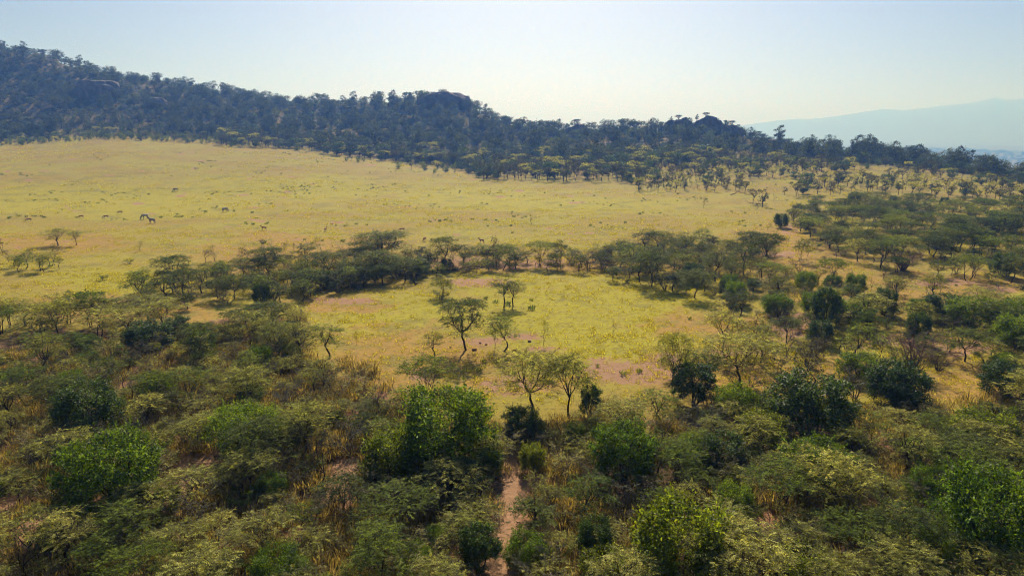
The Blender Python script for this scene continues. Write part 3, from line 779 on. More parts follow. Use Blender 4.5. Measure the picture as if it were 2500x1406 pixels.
# rounded evergreen bushes of the thicket
EV = [(0, 1090, 1140, 218, 205, 'largest rounded evergreen bush in the thicket below the clearing'), (1, 962, 1172, 142, 118, 'bright round bush touching the largest evergreen bush'),
      (1, 1655, 1435, 235, 195, 'big bright yellow-green bush low in the thicket'), (0, 1517, 1172, 150, 150, 'rounded evergreen bush with glinting leaves in mid thicket'),
      (2, 1975, 1060, 195, 165, 'broad dark evergreen bush below the grass gap'), (0, 2095, 925, 100, 70, 'evergreen bush with sunlit rim in front of the bare purple bush'),
      (2, 2185, 995, 145, 125, 'tall dark bush beside the bare purple bush'), (1, 1860, 1095, 122, 88, 'bright bush below the broad dark evergreen'),
      (0, 1992, 1195, 155, 125, 'leafy evergreen bush under the broad dark one'), (2, 1760, 1150, 120, 100, 'dark evergreen bush among pale acacias'), (4, 1685, 1155, 110, 80, 'spreading small-leaved bush beside a dark evergreen'),
      (3, 1692, 990, 105, 110, 'upright dark bush under the leaning bright acacia'), (0, 1795, 1030, 95, 100, 'rounded bush between two dark evergreens'),
      (0, 2405, 1385, 240, 240, 'massive evergreen bush low at the thicket edge'), (4, 2290, 1400, 120, 110, 'spreading bush merging into the massive evergreen'), (2, 2452, 965, 112, 90, 'dark wide bush by the grass gap'),
      (3, 2012, 805, 62, 112, 'dark column-shaped bush beside lower green bushes'), (0, 2072, 790, 100, 66, 'low green bush beside the dark column-shaped bush'), (2, 2112, 770, 60, 56, 'small dark bush behind a low green bush'),
      (4, 2262, 1150, 104, 76, 'small-leaved bush deep among grey shrubs'), (4, 2275, 1240, 112, 92, 'pale spreading bush deep among grey shrubs'),
      (2, 222, 1062, 150, 142, 'dark wide evergreen bush under pale acacia sprays'), (0, 272, 1245, 215, 190, 'big rounded evergreen bush above reddish soil'),
      (1, 335, 1262, 72, 74, 'yellow-green bush at the foot of a big evergreen'), (1, 412, 1248, 66, 62, 'small yellow-green bush by reddish soil'),
      (4, 600, 1105, 165, 120, 'wide shiny-leaved bush in the thicket'), (1, 716, 1085, 102, 80, 'bright bush beside a wide shiny-leaved one'), (2, 366, 852, 112, 78, 'dark bluish bush among the acacias'),
      (3, 436, 828, 60, 60, 'narrow dark bush beside a bluish one'), (0, 212, 852, 52, 36, 'small green bush under acacia sprays'), (3, 1441, 1020, 52, 84, 'slim dark column bush beside the tiered acacias'),
      (0, 1790, 1262, 92, 84, 'evergreen bush with open grey twigs'), (1, 1300, 1150, 60, 64, 'small bright bush beside the earth track'), (3, 1170, 1395, 92, 112, 'upright dark bush beside the earth track'),
      (0, 1285, 1385, 104, 84, 'green bush across the earth track from an upright one'), (1, 1480, 1420, 130, 74, 'low bright bush beside the big yellow-green one'), (1, 1960, 1430, 150, 84, 'bright sprawling bush among pale grasses'),
      (1, 2395, 1095, 150, 92, 'pale green bush below the dark wide bush'), (0, 2480, 850, 104, 90, 'sunlit evergreen bush above the grass gap'), (2, 2300, 780, 100, 70, 'dark low bush among mixed scrub'),
      (0, 2375, 800, 120, 80, 'green bush among mixed scrub'), (0, 2480, 790, 90, 70, 'round green bush behind a sunlit one'), (2, 2442, 566, 62, 50, 'round dark bush inside the acacia grove'), (1, 130, 1340, 64, 60, 'yellow-green bush by bare red earth'),
      (2, 1275, 1075, 90, 90, 'dark small bush beside the largest evergreen'), (2, 1120, 1210, 120, 90, 'dark bush in the shade of the largest evergreen'), (2, 640, 740, 44, 50, 'dark bush inside the tree belt end'),
      (2, 860, 700, 70, 56, 'dark bush in the shade of the tree belt'), (2, 795, 705, 60, 50, 'small dark bush in the shade of the tree belt'), (2, 1690, 690, 56, 54, 'dark bush under tree belt acacias'), (2, 1020, 672, 60, 46, 'dark low bush beside fallen trunk in the belt'),
      (4, 1010, 1390, 90, 60, 'low spreading bush among grey shrubs'), (2, 1090, 660, 30, 30, 'dark little bush beneath flat umbrella acacia'), (2, 2200, 1000, 70, 70, 'dark bush under the tall dark bush')]
for var, a, b_, w_, h_, lb in EV:
    put('evergreen', var, a, b_, w_ * 1.04, h_ * (0.84 if w_ > 60 and var != 3 else 0.9), lb, 'evergreen_bush')

# bare track and soil spots kept open
for (u_, v_, rad_) in [(1250, 1130, 0.9), (1250, 1180, 1.0), (1247, 1230, 1.0), (1243, 1280, 1.0), (1237, 1330, 1.0), (1225, 1385, 1.1), (1212, 1440, 1.1), (1200, 1500, 1.1), (480, 1140, 1.5), (470, 1175, 1.5), (405, 1195, 1.3), (400, 1230, 1.3),
                       (842, 1138, 1.2), (840, 1170, 1.1), (830, 1205, 1.0), (120, 1275, 1.5), (110, 1310, 1.3), (1245, 1020, 1.5), (1240, 985, 1.8), (1540, 950, 2.0), (1600, 935, 2.0), (1480, 945, 2.0), (2340, 925, 3.0), (2400, 935, 2.5), (1870, 1310, 1.0)]:
    x, y, z, s = ground_point(u_, v_); OCC.append((x, y, rad_ * 1.2))
# granite on the hill (column, row, distance, half width, half height in pixels)
ROCKS = [(235, 275, 575, 58, 34, 'sheer dark cliff face halfway up the wooded hill'), (390, 292, 560, 34, 16, 'rounded rock face beside the cliff on the hill'),
         (1085, 262, 556, 62, 26, 'great smooth granite dome on the skyline of the hill'), (1655, 322, 492, 36, 38, 'flat rounded boulder carrying trees on the low crest'),
         (1722, 320, 492, 44, 42, 'tallest tree-topped boulder of the low crest'), (1785, 328, 486, 30, 24, 'reddish boulder beside the tree-topped ones'), (1410, 320, 508, 28, 32, 'pointed boulder rising from the crest trees'),
         (1890, 360, 462, 36, 18, 'low dark rock shelf along the crest'), (1850, 345, 475, 22, 12, 'small boulder between shelf and tree-topped rocks'), (270, 168, 636, 18, 8, 'sunlit bare rock on the upper skyline'), (510, 218, 636, 14, 8, 'small reddish rock on the hill skyline')]
for (u_, v_, yy, wpx, hpx, lb) in ROCKS:
    az_, rr_, _ = polar_of(u_, v_, yy); x, y = rr_ * math.sin(az_), rr_ * math.cos(az_); sx = wpx * yy / FPX
    OCC.append((x, y, sx * 0.7)); OCC.append((x, y - sx * 0.6, sx * 0.45))
    if 'tree' in lb:
        zg = float(tz(np.array([x]), np.array([y]))[0]); sz = hpx * yy / FPX
        for k_ in range(3):
            ox = (k_ - 1) * sx * 0.5
            PL.append(dict(kind='hill', var=(2, 3, 0)[k_], x=x + ox, y=y, z=zg + sz * (0.55, 0.7, 0.5)[k_], sw=(0.6, 0.8, 0.55)[k_], sh=(0.7, 0.8, 0.6)[k_], rot=k_, label=('tree with broken crown' if k_ == 0 else 'flat-crowned tree' if k_ == 1 else 'round tree') + ' growing on the ' + lb.replace('great smooth ', '').replace(' carrying trees', ''), name='hill_tree', group=None, zone='crest', d=y, hand=True))
# the rest by stretch of country
ZONES = {
 'thicket': [(-900, 825), (0, 815), (330, 815), (430, 790), (560, 775), (740, 790), (735, 905), (860, 955), (950, 1015), (1010, 1060), (1180, 1080), (1260, 1085), (1420, 1060), (1600, 1045), (1700, 1040), (1900, 1050), (2150, 1065), (2330, 1035), (2500, 1015), (3200, 1000), (4500, 2200), (-2500, 2200)],
 'leftbelt': [(345, 720), (480, 690), (640, 665), (760, 700), (750, 745), (560, 745), (430, 760), (335, 772)],
 'belt1': [(640, 665), (760, 650), (960, 632), (985, 690), (900, 708), (760, 726)],
 'belt2': [(960, 636), (1480, 636), (1490, 672), (1250, 660), (1060, 680), (985, 690)],
 'belt3': [(1480, 625), (1640, 605), (1900, 622), (1880, 652), (1770, 690), (1700, 728), (1500, 690)],
 'grove': [(1910, 540), (1960, 505), (2150, 495), (2500, 520), (3000, 540), (3000, 705), (2500, 695), (2330, 690), (2150, 662), (2040, 630), (1985, 585), (1935, 555)],
 'mixed': [(1740, 705), (1850, 675), (2000, 695), (2200, 725), (2500, 765), (3000, 785), (3000, 960), (2500, 960), (2430, 925), (2250, 880), (2050, 870), (1850, 900), (1835, 820), (1755, 765)],
 'sparse': [(1610, 900), (1830, 840), (2050, 870), (2240, 900), (2350, 985), (2150, 1010), (1900, 985), (1700, 970)],
 'gap': [(1880, 655), (1985, 600), (2040, 640), (2200, 690), (2500, 700), (2500, 765), (2200, 725), (2000, 695)],
 'farscatter': [(1480, 415), (1700, 380), (2000, 392), (2500, 445), (3000, 480), (3000, 520), (2500, 500), (2100, 472), (1900, 486), (1860, 520), (1800, 470), (1560, 470)],
 'treeline': [(540, 340), (700, 340), (900, 360), (1100, 380), (1300, 385), (1700, 375), (1800, 395), (1600, 415), (1560, 446), (1400, 444), (1180, 440), (1130, 412), (1000, 402), (850, 384), (700, 362), (540, 358)],
}
def candidates(n, rmin, rmax, amax=1.05):
    a = rng.uniform(-amax, amax, n); r = np.sqrt(rng.uniform(rmin ** 2, rmax ** 2, n))
    x = r * np.sin(a); y = r * np.cos(a); z = tz(x, y)
    u, v, d = project(x, y, z)
    return x, y, z, u, v, d, r, a

class Spacer:
    def __init__(s, cell=3.0): s.c = cell; s.g = {}
    def ok(s, x, y, r):
        cx, cy_ = int(x // s.c), int(y // s.c); k = int(r // s.c) + 1
        for i in range(cx - k, cx + k + 1):
            for j in range(cy_ - k, cy_ + k + 1):
                for (px, py) in s.g.get((i, j), ()):
                    if (px - x) ** 2 + (py - y) ** 2 < r * r: return False
        s.g.setdefault((cx, cy_), []).append((x, y)); return True

def fill(zone, kindw, mind, n, rmin, rmax, smin=0.75, smax=1.15, keep=1.0, amax=1.05, occ=True, thin=None):
    x, y, z, u, v, d, r, a = candidates(n, rmin, rmax, amax)
    wu = (fbm(x * 0.3, y * 0.3, 2, 61) - 0.5) * 60 * np.minimum(1, 40 / r); 
    m = in_poly(u + wu, v + wu * 0.4, ZONES[zone]) if zone in ZONES else zone_mask(zone, u, v, r, a)
    if keep < 1: m &= rng.random(n) < keep
    if thin: m &= fbm(x * thin[0], y * thin[0], 3, thin[2]) > thin[1]
    sp_ = Spacer(max(1.5, mind))
    ks = [k for k, w_ in kindw]; ws = np.array([w_ for k, w_ in kindw], float); ws /= ws.sum()
    for i in np.nonzero(m)[0]:
        if occ and any((x[i] - ox) ** 2 + (y[i] - oy) ** 2 < orad * orad for ox, oy, orad in OCC): continue
        if not sp_.ok(x[i], y[i], mind): continue
        kv = ks[rng.choice(len(ks), p=ws)]
        kind, var = kv if isinstance(kv, tuple) else (kv, int(rng.integers(len(PROTO[kv]))))
        s = rng.uniform(smin, smax)
        PL.append(dict(kind=kind, var=var, x=x[i], y=y[i], z=z[i], sw=s * rng.uniform(0.9, 1.12), sh=s * rng.uniform(0.88, 1.12), rot=rng.uniform(0, 6.28), label=None, name=None, group=None, zone=zone, d=d[i], hand=False))

def zone_mask(zone, u, v, r, a):
    (rf, _), (rt, _), (rc, _) = hill_lines(a)
    if zone == 'hill': return (r > rf - 4) & (r < rc + 25)
    if zone == 'crest': return (r > rc - 14) & (r < rc + 10)
    if zone == 'hem': return (r > rf - 55) & (r < rf + 5)
    if zone == 'lefthem': return (r > rf - 60) & (r < rf + 5) & (a < -0.38)
    if zone == 'meadow': return (r > 95) & (r < rf - 5) & ~in_poly(u, v, ZONES['grove']) & ~in_poly(u, v, ZONES['mixed']) & (u < 1950)

BELT = [(('acacia', k_), 1.0) for k_ in (7, 8, 9, 10, 11, 11, 12, 13, 3)]
fill('thicket', [(('acacia', k_), w_) for k_, w_ in zip((0, 1, 2, 3, 4, 5, 6, 7, 8, 11, 12, 13), (1, .8, 1, 1, .7, 1, 1, .4, .4, .7, 1, 1))], 2.3, 15000, 19, 78, 0.34, 0.72, thin=(0.16, 0.36, 57))
fill('thicket', [(('bare', 2), 1), (('bare', 1), 1), (('bare', 3), 1)], 4.2, 4000, 19, 78, 0.55, 1.0)
fill('thicket', [('thorn', 1)], 1.9, 9000, 19, 78, 0.5, 0.9, occ=True)
fill('thicket', [(('evergreen', 0), 1), (('evergreen', 4), 1), (('evergreen', 2), 0.7)], 7.5, 2500, 24, 76, 0.28, 0.6)
for u_, v_ in [(20, 800), (75, 795), (120, 800), (165, 790), (215, 798), (260, 800), (310, 792), (355, 790), (0, 815), (150, 822), (90, 830), (240, 826), (400, 800), (300, 822)]:
    put('acacia', int(rng.integers(0, 7)), u_ + rng.uniform(-12, 12), v_, rng.uniform(75, 110), rng.uniform(62, 88), 'ragged acacia along the upper edge of the thicket', 'acacia_tree', 'acacias along the upper thicket edge')
fill('leftbelt', BELT, 2.3, 4000, 70, 120, 0.5, 0.85)
fill('leftbelt', [('thorn', 1)], 3.0, 2500, 70, 120, 0.7, 1.1)
fill('belt1', BELT, 2.3, 9000, 78, 140, 0.4, 0.92)
fill('belt1', [('thorn', 1), ('bare', 0.5)], 2.8, 6000, 78, 140, 0.7, 1.1)
fill('belt2', BELT + [('bare', 4)], 2.3, 9000, 80, 140, 0.42, 0.9)
fill('belt2', [('thorn', 1), ('bare', 1.0)], 2.6, 6000, 80, 140, 0.7, 1.1)
fill('belt3', BELT, 2.4, 9000, 75, 150, 0.4, 0.95)
fill('belt3', [('bare', 1), ('thorn', 0.6)], 2.6, 6000, 75, 150, 0.8, 1.1)
fill('grove', [(('acacia', 8), 2), (('acacia', 4), 3), (('acacia', 0), .5), (('acacia', 7), 1.2), (('acacia', 10), 1), (('acacia', 11), 2), (('acacia', 13), 1.5), (('acacia', 12), 1), ('bare', 1.5), (('evergreen', 2), .3)], 2.7, 26000, 85, 270, 0.35, 1.0, thin=(0.09, 0.41, 21))
fill('grove', [('thorn', 1), ('bare', 1)], 5.0, 9000, 85, 270, 0.8, 1.2)
fill('mixed', [('acacia', 1.6), ('bare', 0.9), (('evergreen', 2), 0.25), (('evergreen', 0), 0.2)], 3.2, 12000, 55, 130, 0.45, 0.8)
fill('mixed', [('thorn', 1), ('bare', 0.9)], 3.3, 6000, 55, 130, 0.7, 1.05)
fill('sparse', [('bare', 1), ('acacia', 0.35), ('thorn', 1)], 2.9, 3500, 50, 90, 0.7, 1.05)
fill('gap', [('bare', 1), ('acacia', 0.6), ('thorn', 1)], 6.0, 2500, 80, 150, 0.7, 1.0)
fill('farscatter', [('scrub', 1), ('bare', 0.25), (('hill', 1), 0.05)], 3.6, 40000, 160, 420, 0.5, 1.1, thin=(0.03, 0.36, 15))
fill('treeline', [('scrub', 1), (('hill', 1), 0.15)], 3.7, 40000, 190, 560, 0.85, 1.6)
fill('lefthem', [(('hill', 4), 1), ('scrub', 0.4), ('thorn', 0.5)], 5.0, 16000, 380, 640, 0.55, 1.1, amax=0.8, thin=(0.03, 0.47, 33))
fill('hill', [(('hill', 0), 1), (('hill', 1), 1.2), (('hill', 5), 0.5)], 9.5, 60000, 300, 880, 0.8, 1.5, amax=0.80, thin=(0.025, 0.45, 88))
fill('hill', [(('hill', 0), 1), (('hill', 1), 1.2), (('hill', 3), 0.3), (('hill', 4), 1.2)], 5.6, 70000, 300, 880, 0.45, 1.0, amax=0.80, thin=(0.03, 0.47, 88))
fill('hill', [(('hill', 2), 1), (('hill', 5), 0.6)], 16.0, 30000, 300, 880, 0.9, 1.5, amax=0.80)
fill('hill', [(('hill', 4), 1), (('hill', 1), 0.6)], 4.0, 46000, 300, 880, 0.4, 0.85, amax=0.80, thin=(0.045, 0.46, 92))
fill('hem', [(('hill', 4), 1), (('hill', 1), 0.5), ('scrub', 1.2)], 5.0, 40000, 240, 660, 0.5, 1.15, amax=0.8, thin=(0.035, 0.53, 44))
fill('crest', [(('hill', 0), 1), (('hill', 2), 1), (('hill', 3), 1)], 12.0, 11000, 300, 880, 0.7, 1.5, amax=0.80, thin=(0.05, 0.45, 5))

for p_ in PL: p_['u'], p_['v'], _ = [float(q) for q in project(np.array(p_['x']), np.array(p_['y']), np.array(p_['z']))]

# ------------------------------------------------------------------ plants as things of their own, the rest as woodland
WHERE = {'thicket': 'in the dense thicket below the clearing', 'leftbelt': 'where the tree belt meets the thicket', 'belt1': 'in the dense tree belt by meadow',
         'belt2': 'in the thin middle of the tree belt', 'belt3': 'in the tree belt by the orange grass', 'grove': 'in the green acacia grove', 'mixed': 'in mixed scrub below the acacia grove',
         'sparse': 'on orange ground around the bare purple bush', 'gap': 'on the orange grass strip under the grove', 'farscatter': 'scattered on the pale slope under the rocky crest',
         'treeline': 'in the treeline at the hill foot', 'hill': 'on the wooded hillside', 'crest': 'on the skyline of the hill', 'lefthem': 'on the grassy hem of the hill', 'hem': 'scattered before the hill foot'}
NAME = {'acacia': 'acacia_tree', 'evergreen': 'evergreen_bush', 'thorn': 'thorn_shrub', 'bare': 'thorn_tree', 'scrub': 'scrub_tree', 'hill': 'hill_tree'}
CAT = {'acacia': 'tree', 'evergreen': 'bush', 'thorn': 'shrub', 'bare': 'tree', 'scrub': 'tree', 'hill': 'tree'}
LIMIT = {'acacia': 290, 'evergreen': 290, 'thorn': 290, 'bare': 290, 'scrub': 280, 'hill': 290}

def make_plant(p):
    pr = PROTO[p['kind']][p['var']]
    o = bpy.data.objects.new(p['name'] or NAME[p['kind']], None)
    o.empty_display_size = 0.2
    o.location = (p['x'], p['y'], p['z']); o.rotation_euler = (0, 0, p['rot']); o.scale = (p['sw'], p['sw'], p['sh'])
    COL.objects.link(o)
    for part in ('trunk', 'crown'):
        if pr[part] is not None:
            c_ = bpy.data.objects.new(part if not (part == 'trunk' and pr['crown'] is None) else 'branches', pr[part]); COL.objects.link(c_); c_.parent = o
    if p['label']:
        tag(o, p['label'], CAT[p['kind']], p['group'])
    else:
        s = p['sh']
        size = ('small ' if s < 0.72 else 'large ' if s > 1.0 else '') if p['kind'] in ('acacia', 'thorn', 'evergreen', 'hill') and not pr['look'].startswith(('tall', 'low', 'small')) else ''
        lb = size + pr['look'] + ' ' + WHERE[p['zone']]
        if p['zone'] not in ('hill', 'crest', 'treeline', 'farscatter', 'lefthem', 'hem'):
            near = [(math.hypot(q['x'] - p['x'], q['y'] - p['y']), q) for q in MARKS]
            for dist, q in sorted(near, key=lambda t: t[0])[:2]:
                side = 'beyond' if q['y'] < p['y'] - 1.2 else 'beside'
                lb2 = size + pr['look'] + ' beside the ' + q['label']
                if dist < 6.5 and len(lb2.split()) <= 16: lb = lb2; break
        elif p['zone'] in ('hill', 'crest', 'treeline'):
            (rf, _), (rt, _), (rc, _) = hill_lines(np.array([math.atan2(p['x'], p['y'])]))
            r_ = math.hypot(p['x'], p['y'])
            part = 'on the skyline' if r_ > rc[0] - 14 else 'on the upper slope' if r_ > rt[0] else 'on the lower slope' if r_ > rf[0] - 4 else 'in the treeline'
            u_ = p['u']
            sec = ('at the high end of the hill' if u_ < 150 else 'around the dark cliff' if u_ < 450 else 'between cliff and granite dome' if u_ < 950 else 'below the granite dome' if u_ < 1250 else
                   'between dome and tree-topped boulders' if u_ < 1600 else 'around the tree-topped boulders' if u_ < 1850 else 'at the low end of the hill')
            lb = size + pr['look'] + ' ' + part + ' ' + sec
            if len(lb.split()) > 15: lb = pr['look'] + ' ' + part + ' ' + sec
            if len(lb.split()) > 15: lb = pr['look'] + ' ' + sec
        elif p['zone'] == 'farscatter':
            lb = pr['look'] + ' ' + ('on the pale slope above the acacia grove' if p['u'] > 1900 else 'on the pale slope under the tree-topped boulders')
        tag(o, lb, CAT[p['kind']], 'plants: ' + lb)
    return o

MARKS = [p for p in PL if p['label'] and not p['group'] and p['kind'] != 'hill']
REST = {}
for kind in NAME:
    mine = [p for p in PL if p['kind'] == kind]
    for p in mine:
        H = PROTO[kind][p['var']]['H'] * p['sh']
        hpx = H * FPX / max(p['d'], 5)
        p['show'] = hpx * (1.3 if p['zone'] == 'crest' else 1.0) if (-40 < p['u'] < 2540 and p['v'] - hpx * 0.9 < 1400 and p['d'] > 8) else 0
    mine.sort(key=lambda p: (-p['hand'], -p['show']))
    n = 0
    for p in mine:
        if (p['hand'] or p['show'] > 5) and n < LIMIT[kind]: make_plant(p); n += 1
        else: REST.setdefault(kind, []).append(p)
    print('PLANTS', kind, len(mine), 'single', n)

def rest_of(name, label, cat, kinds):
    ps = [p for k in kinds for p in REST.get(k, [])]
    if not ps: return
    off = {}; t = 0
    for k in kinds: off[k] = t; t += len(PROTO[k])
    stuff(name, label, cat, kinds, [(p['x'], p['y'], p['z']) for p in ps], [off[p['kind']] + p['var'] for p in ps], [p['rot'] for p in ps], [(p['sw'], p['sw'], p['sh']) for p in ps])
rest_of('acacia_woodland', 'mass of further acacias deep in grove and belt', 'woodland', ['acacia'])
rest_of('thorn_scrub', 'tangle of smaller thorn shrubs under the trees', 'scrub', ['thorn', 'bare', 'evergreen'])
rest_of('hillside_wood', 'dark blue-green wood covering the hill and its foot', 'woodland', ['hill', 'scrub'])

# ------------------------------------------------------------------ grass and low herbs
def sprinkle(name, label, cat, kind, x, y, smin, smax, flat=1.0):
    z = tz(x, y); n = len(x)
    s = rng.uniform(smin, smax, n)
    stuff(name, label, cat, [kind], np.stack([x, y, z], -1), rng.integers(0, len(PROTO[kind]), n), rng.uniform(0, 6.28, n), np.stack([s, s, s * flat], -1))

x, y, z, u, v, d, r, a = candidates(140000, 52, 200, 0.78)
(rf, _), _, _ = hill_lines(a)
dens = 0.08 + 0.75 * np.clip((fbm(x * 0.45, y * 0.45, 3, 71) - 0.47) * 7, 0, 1) * np.clip(0.25 + (fbm(x * 0.06, y * 0.06, 3, 72) - 0.42) * 5, 0, 1)
m_ = (~in_poly(u, v, THICKET)) & (rng.random(len(x)) < dens * np.clip(90 / r, 0, 1) * 1.3)
sprinkle('meadow_grass', 'short golden green grass tussocks all over the meadow', 'grass', 'grass', x[m_], y[m_], 0.35, 0.85)
x, y, z, u, v, d, r, a = candidates(120000, 150, 600, 0.78)
(rf, _), _, _ = hill_lines(a)
m_ = (r < rf + 10) & (rng.random(len(x)) < 0.03 + 0.5 * np.clip((fbm(x * 0.12, y * 0.12, 3, 74) - 0.5) * 6, 0, 1)) & (fbm(x * 0.02, y * 0.02, 2, 75) > 0.4)
sprinkle('plain_grass', 'thin yellow grass on the distant plain', 'grass', 'grass', x[m_], y[m_], 0.9, 1.8, 0.8)
x, y, z, u, v, d, r, a = candidates(42000, 18, 82, 1.0)
m_ = in_poly(u, v, THICKET) & (fbm(x * 0.5, y * 0.5, 3, 73) > 0.45)
for (ox, oy, orad) in OCC: m_ &= ~((x - ox) ** 2 + (y - oy) ** 2 < orad * orad)
sprinkle('dry_grass', 'tall tan dry grass between the thicket shrubs', 'grass', 'drygrass', x[m_], y[m_], 0.5, 1.15)
x, y, z, u, v, d, r, a = candidates(30000, 55, 420, 0.78)
(rf, _), _, _ = hill_lines(a)
m_ = (r < rf) & (~in_poly(u, v, THICKET)) & (rng.random(len(x)) < 0.006 + 0.35 * np.clip((fbm(x * 0.08, y * 0.08, 3, 81) - 0.62) * 8, 0, 1))
sprinkle('meadow_herbs', 'small dark green herbs dotted over the meadow', 'herbs', 'forb', x[m_], y[m_], 0.4, 1.1)
x, y, z, u, v, d, r, a = candidates(40000, 300, 860, 0.78)
(rf, _), _, (rc, _) = hill_lines(a)
m_ = (r > rf + 8) & (r < rc + 5)
sprinkle('hill_grass', 'pale tan grass between the hillside trees', 'grass', 'hillgrass', x[m_], y[m_], 0.6, 1.5)
# trees of the far valley, one blue mass
x, y, z, u, v, d, r, a = candidates(9000, 1500, 6500, 0.75)
m_ = (a > 0.1) & (fbm(x * 0.002, y * 0.002, 3, 83) > 0.45)
x, y = x[m_], y[m_]; n = len(x); s = rng.uniform(1.2, 3.0, n)
stuff('valley_wood', 'blue hazy woodland on the far valley floor', 'woodland', ['hill'], np.stack([x, y, tz(x, y)], -1), rng.integers(0, 6, n), rng.uniform(0, 6.28, n), np.stack([s * 1.6, s * 1.6, s * 0.9], -1))

# ------------------------------------------------------------------ bare purple bush, fallen wood
def special(name, meshes, u, v, w, h, W, H, label, cat, rot=0.0):
    x, y, z, s = ground_point(u, v)
    d = y * math.cos(PITCH) - (z - CAM_H) * math.sin(PITCH)
    o = bpy.data.objects.new(name, None); COL.objects.link(o)
    sw = w * d / FPX / W; sh = h * d / FPX / 0.95 / H
    o.location = (x, y, z); o.rotation_euler = (0, 0, rot); o.scale = (sw, sw, sh)
    for part, me in zip(('branches', 'crown'), meshes):
        if me is not None:
            c_ = bpy.data.objects.new(part, me); COL.objects.link(c_); c_.parent = o
    tag(o, label, cat)
    return o
M['purple'] = bark_mat('bare_twig', (0.13, 0.075, 0.07), (0.22, 0.14, 0.13))
bb = shrub(201, 4.2, 4.0, 34, 9, 0, bark='purple')
special('bare_bush', bb, 2228, 915, 100, 108, 4.2, 4.0, 'tall leafless purple-brown bush beside green evergreens', 'bush')
bb2 = shrub(202, 3.2, 2.2, 22, 8, 0, bark='twig')
special('bare_bush', bb2, 1990, 870, 62, 50, 3.2, 2.2, 'low fan-shaped leafless bush on yellow grass', 'bush', 1.0)
special('bare_bush', bb2, 1905, 790, 60, 46, 3.2, 2.2, 'leafless bush in shade at the clearing corner', 'bush', 2.0)
special('bare_bush', bb, 2205, 660, 80, 48, 4.2, 4.0, 'grey-brown leafless bush in front of the acacia grove', 'bush', 2.0)
special('bare_bush', bb2, 2290, 905, 60, 40, 3.2, 2.2, 'low dead bush at the foot of the purple bush', 'bush', 2.5)

def fallen(seed, L_, r):
    rg = np.random.default_rng(seed); w = Wood()
    pts = curve((-L_ / 2, 0, r * 0.9), (L_ / 2, 0, r * 1.6), rg, 0.05, 7)
    w.tube(pts, np.linspace(r, r * 0.45, 7), 7)
    for k in range(7):
        st = pts[rg.integers(2, 7)]; a_ = rg.uniform(-1.2, 1.2); l = L_ * rg.uniform(0.12, 0.3)
        e = st + np.array([math.cos(a_) * l, math.sin(a_) * l, l * rg.uniform(0.1, 0.8)])
        w.tube(curve(st, e, rg, 0.1, 4), np.linspace(r * 0.4, r * 0.1, 4), 4)
    return w
for k, (u_, v_, L_, rz, mt_, lb) in enumerate([(1120, 660, 7.0, 0.1, 'bark', 'dark fallen trunk lying along the tree belt'), (2312, 672, 4.0, 0.35, 'deadwood', 'pale fallen log below the acacia grove'),
                                     (2000, 548, 5.0, 0.5, 'bark', 'fallen branch on orange grass by the grove'), (1850, 498, 6.0, 2.4, 'twig', 'heap of broken branches on the pale meadow'),
                                     (1790, 475, 5.0, 0.9, 'twig', 'fallen dead tree on the pale slope'), (640, 652, 5.0, 0.2, 'bark', 'fallen trunk among ragged thorn trees'),
                                     (1010, 690, 3.5, 1.9, 'bark', 'bent dead branch at the tree belt edge'), (1960, 955, 3.2, 2.8, 'bark', 'dark bent branch among bare shrubs')]):
    x, y, z, s = ground_point(u_, v_)
    o = bpy.data.objects.new('fallen_log', fallen(300 + k, L_, 0.14).mesh('fallen_log', M[mt_])); COL.objects.link(o)
    o.location = (x, y, z); o.rotation_euler = (0, 0, rz)
    tag(o, lb, 'log')

# ------------------------------------------------------------------ rocks
def rock_mesh(seed, sub=5, rough=0.34, flat=0.0):
    bm = bmesh.new(); bmesh.ops.create_icosphere(bm, subdivisions=sub, radius=1.0)
    co = np.array([v_.co[:] for v_ in bm.verts])
    nn = (fbm(co[:, 0] * 1.3 + seed, co[:, 1] * 1.3 + co[:, 2] * 0.9, 4, seed) - 0.5) * rough * 2.4 + (fbm(co[:, 0] * 4 + seed, co[:, 2] * 4 + co[:, 1] * 2, 3, seed + 5) - 0.5) * rough * 0.7
    co = co * (1 + nn[:, None])
    for v_, q in zip(bm.verts, co): v_.co = q
    me = bpy.data.meshes.new('rock'); bm.to_mesh(me); bm.free()
    me.polygons.foreach_set('use_smooth', np.ones(len(me.polygons), bool))
    return me
m, N, L = new_mat('granite')
tc = N.new('ShaderNodeTexCoord')
mp = N.new('ShaderNodeMapping'); mp.inputs['Scale'].default_value = (1, 1, 0.2); L.new(tc.outputs['Object'], mp.inputs['Vector'])
col = mixc(N, L, ramp(N, L, noise(N, L, mp.outputs[0], 5.0, 5), 0.35, 0.7), (0.09, 0.08, 0.07), (0.22, 0.17, 0.14))
col = mixc(N, L, ramp(N, L, noise(N, L, tc.outputs['Object'], 14.0, 4), 0.55, 0.75), col, (0.08, 0.07, 0.065))
p = N.new('ShaderNodeBsdfPrincipled'); L.new(col, p.inputs['Base Color']); p.inputs['Roughness'].default_value = 0.9
b = N.new('ShaderNodeBump'); b.inputs['Strength'].default_value = 1.0; b.inputs['Distance'].default_value = 0.8
L.new(noise(N, L, tc.outputs['Object'], 9.0, 5), b.inputs['Height']); L.new(b.outputs[0], p.inputs['Normal'])
o = N.new('ShaderNodeOutputMaterial'); L.new(p.outputs[0], o.inputs[0]); M['granite'] = m
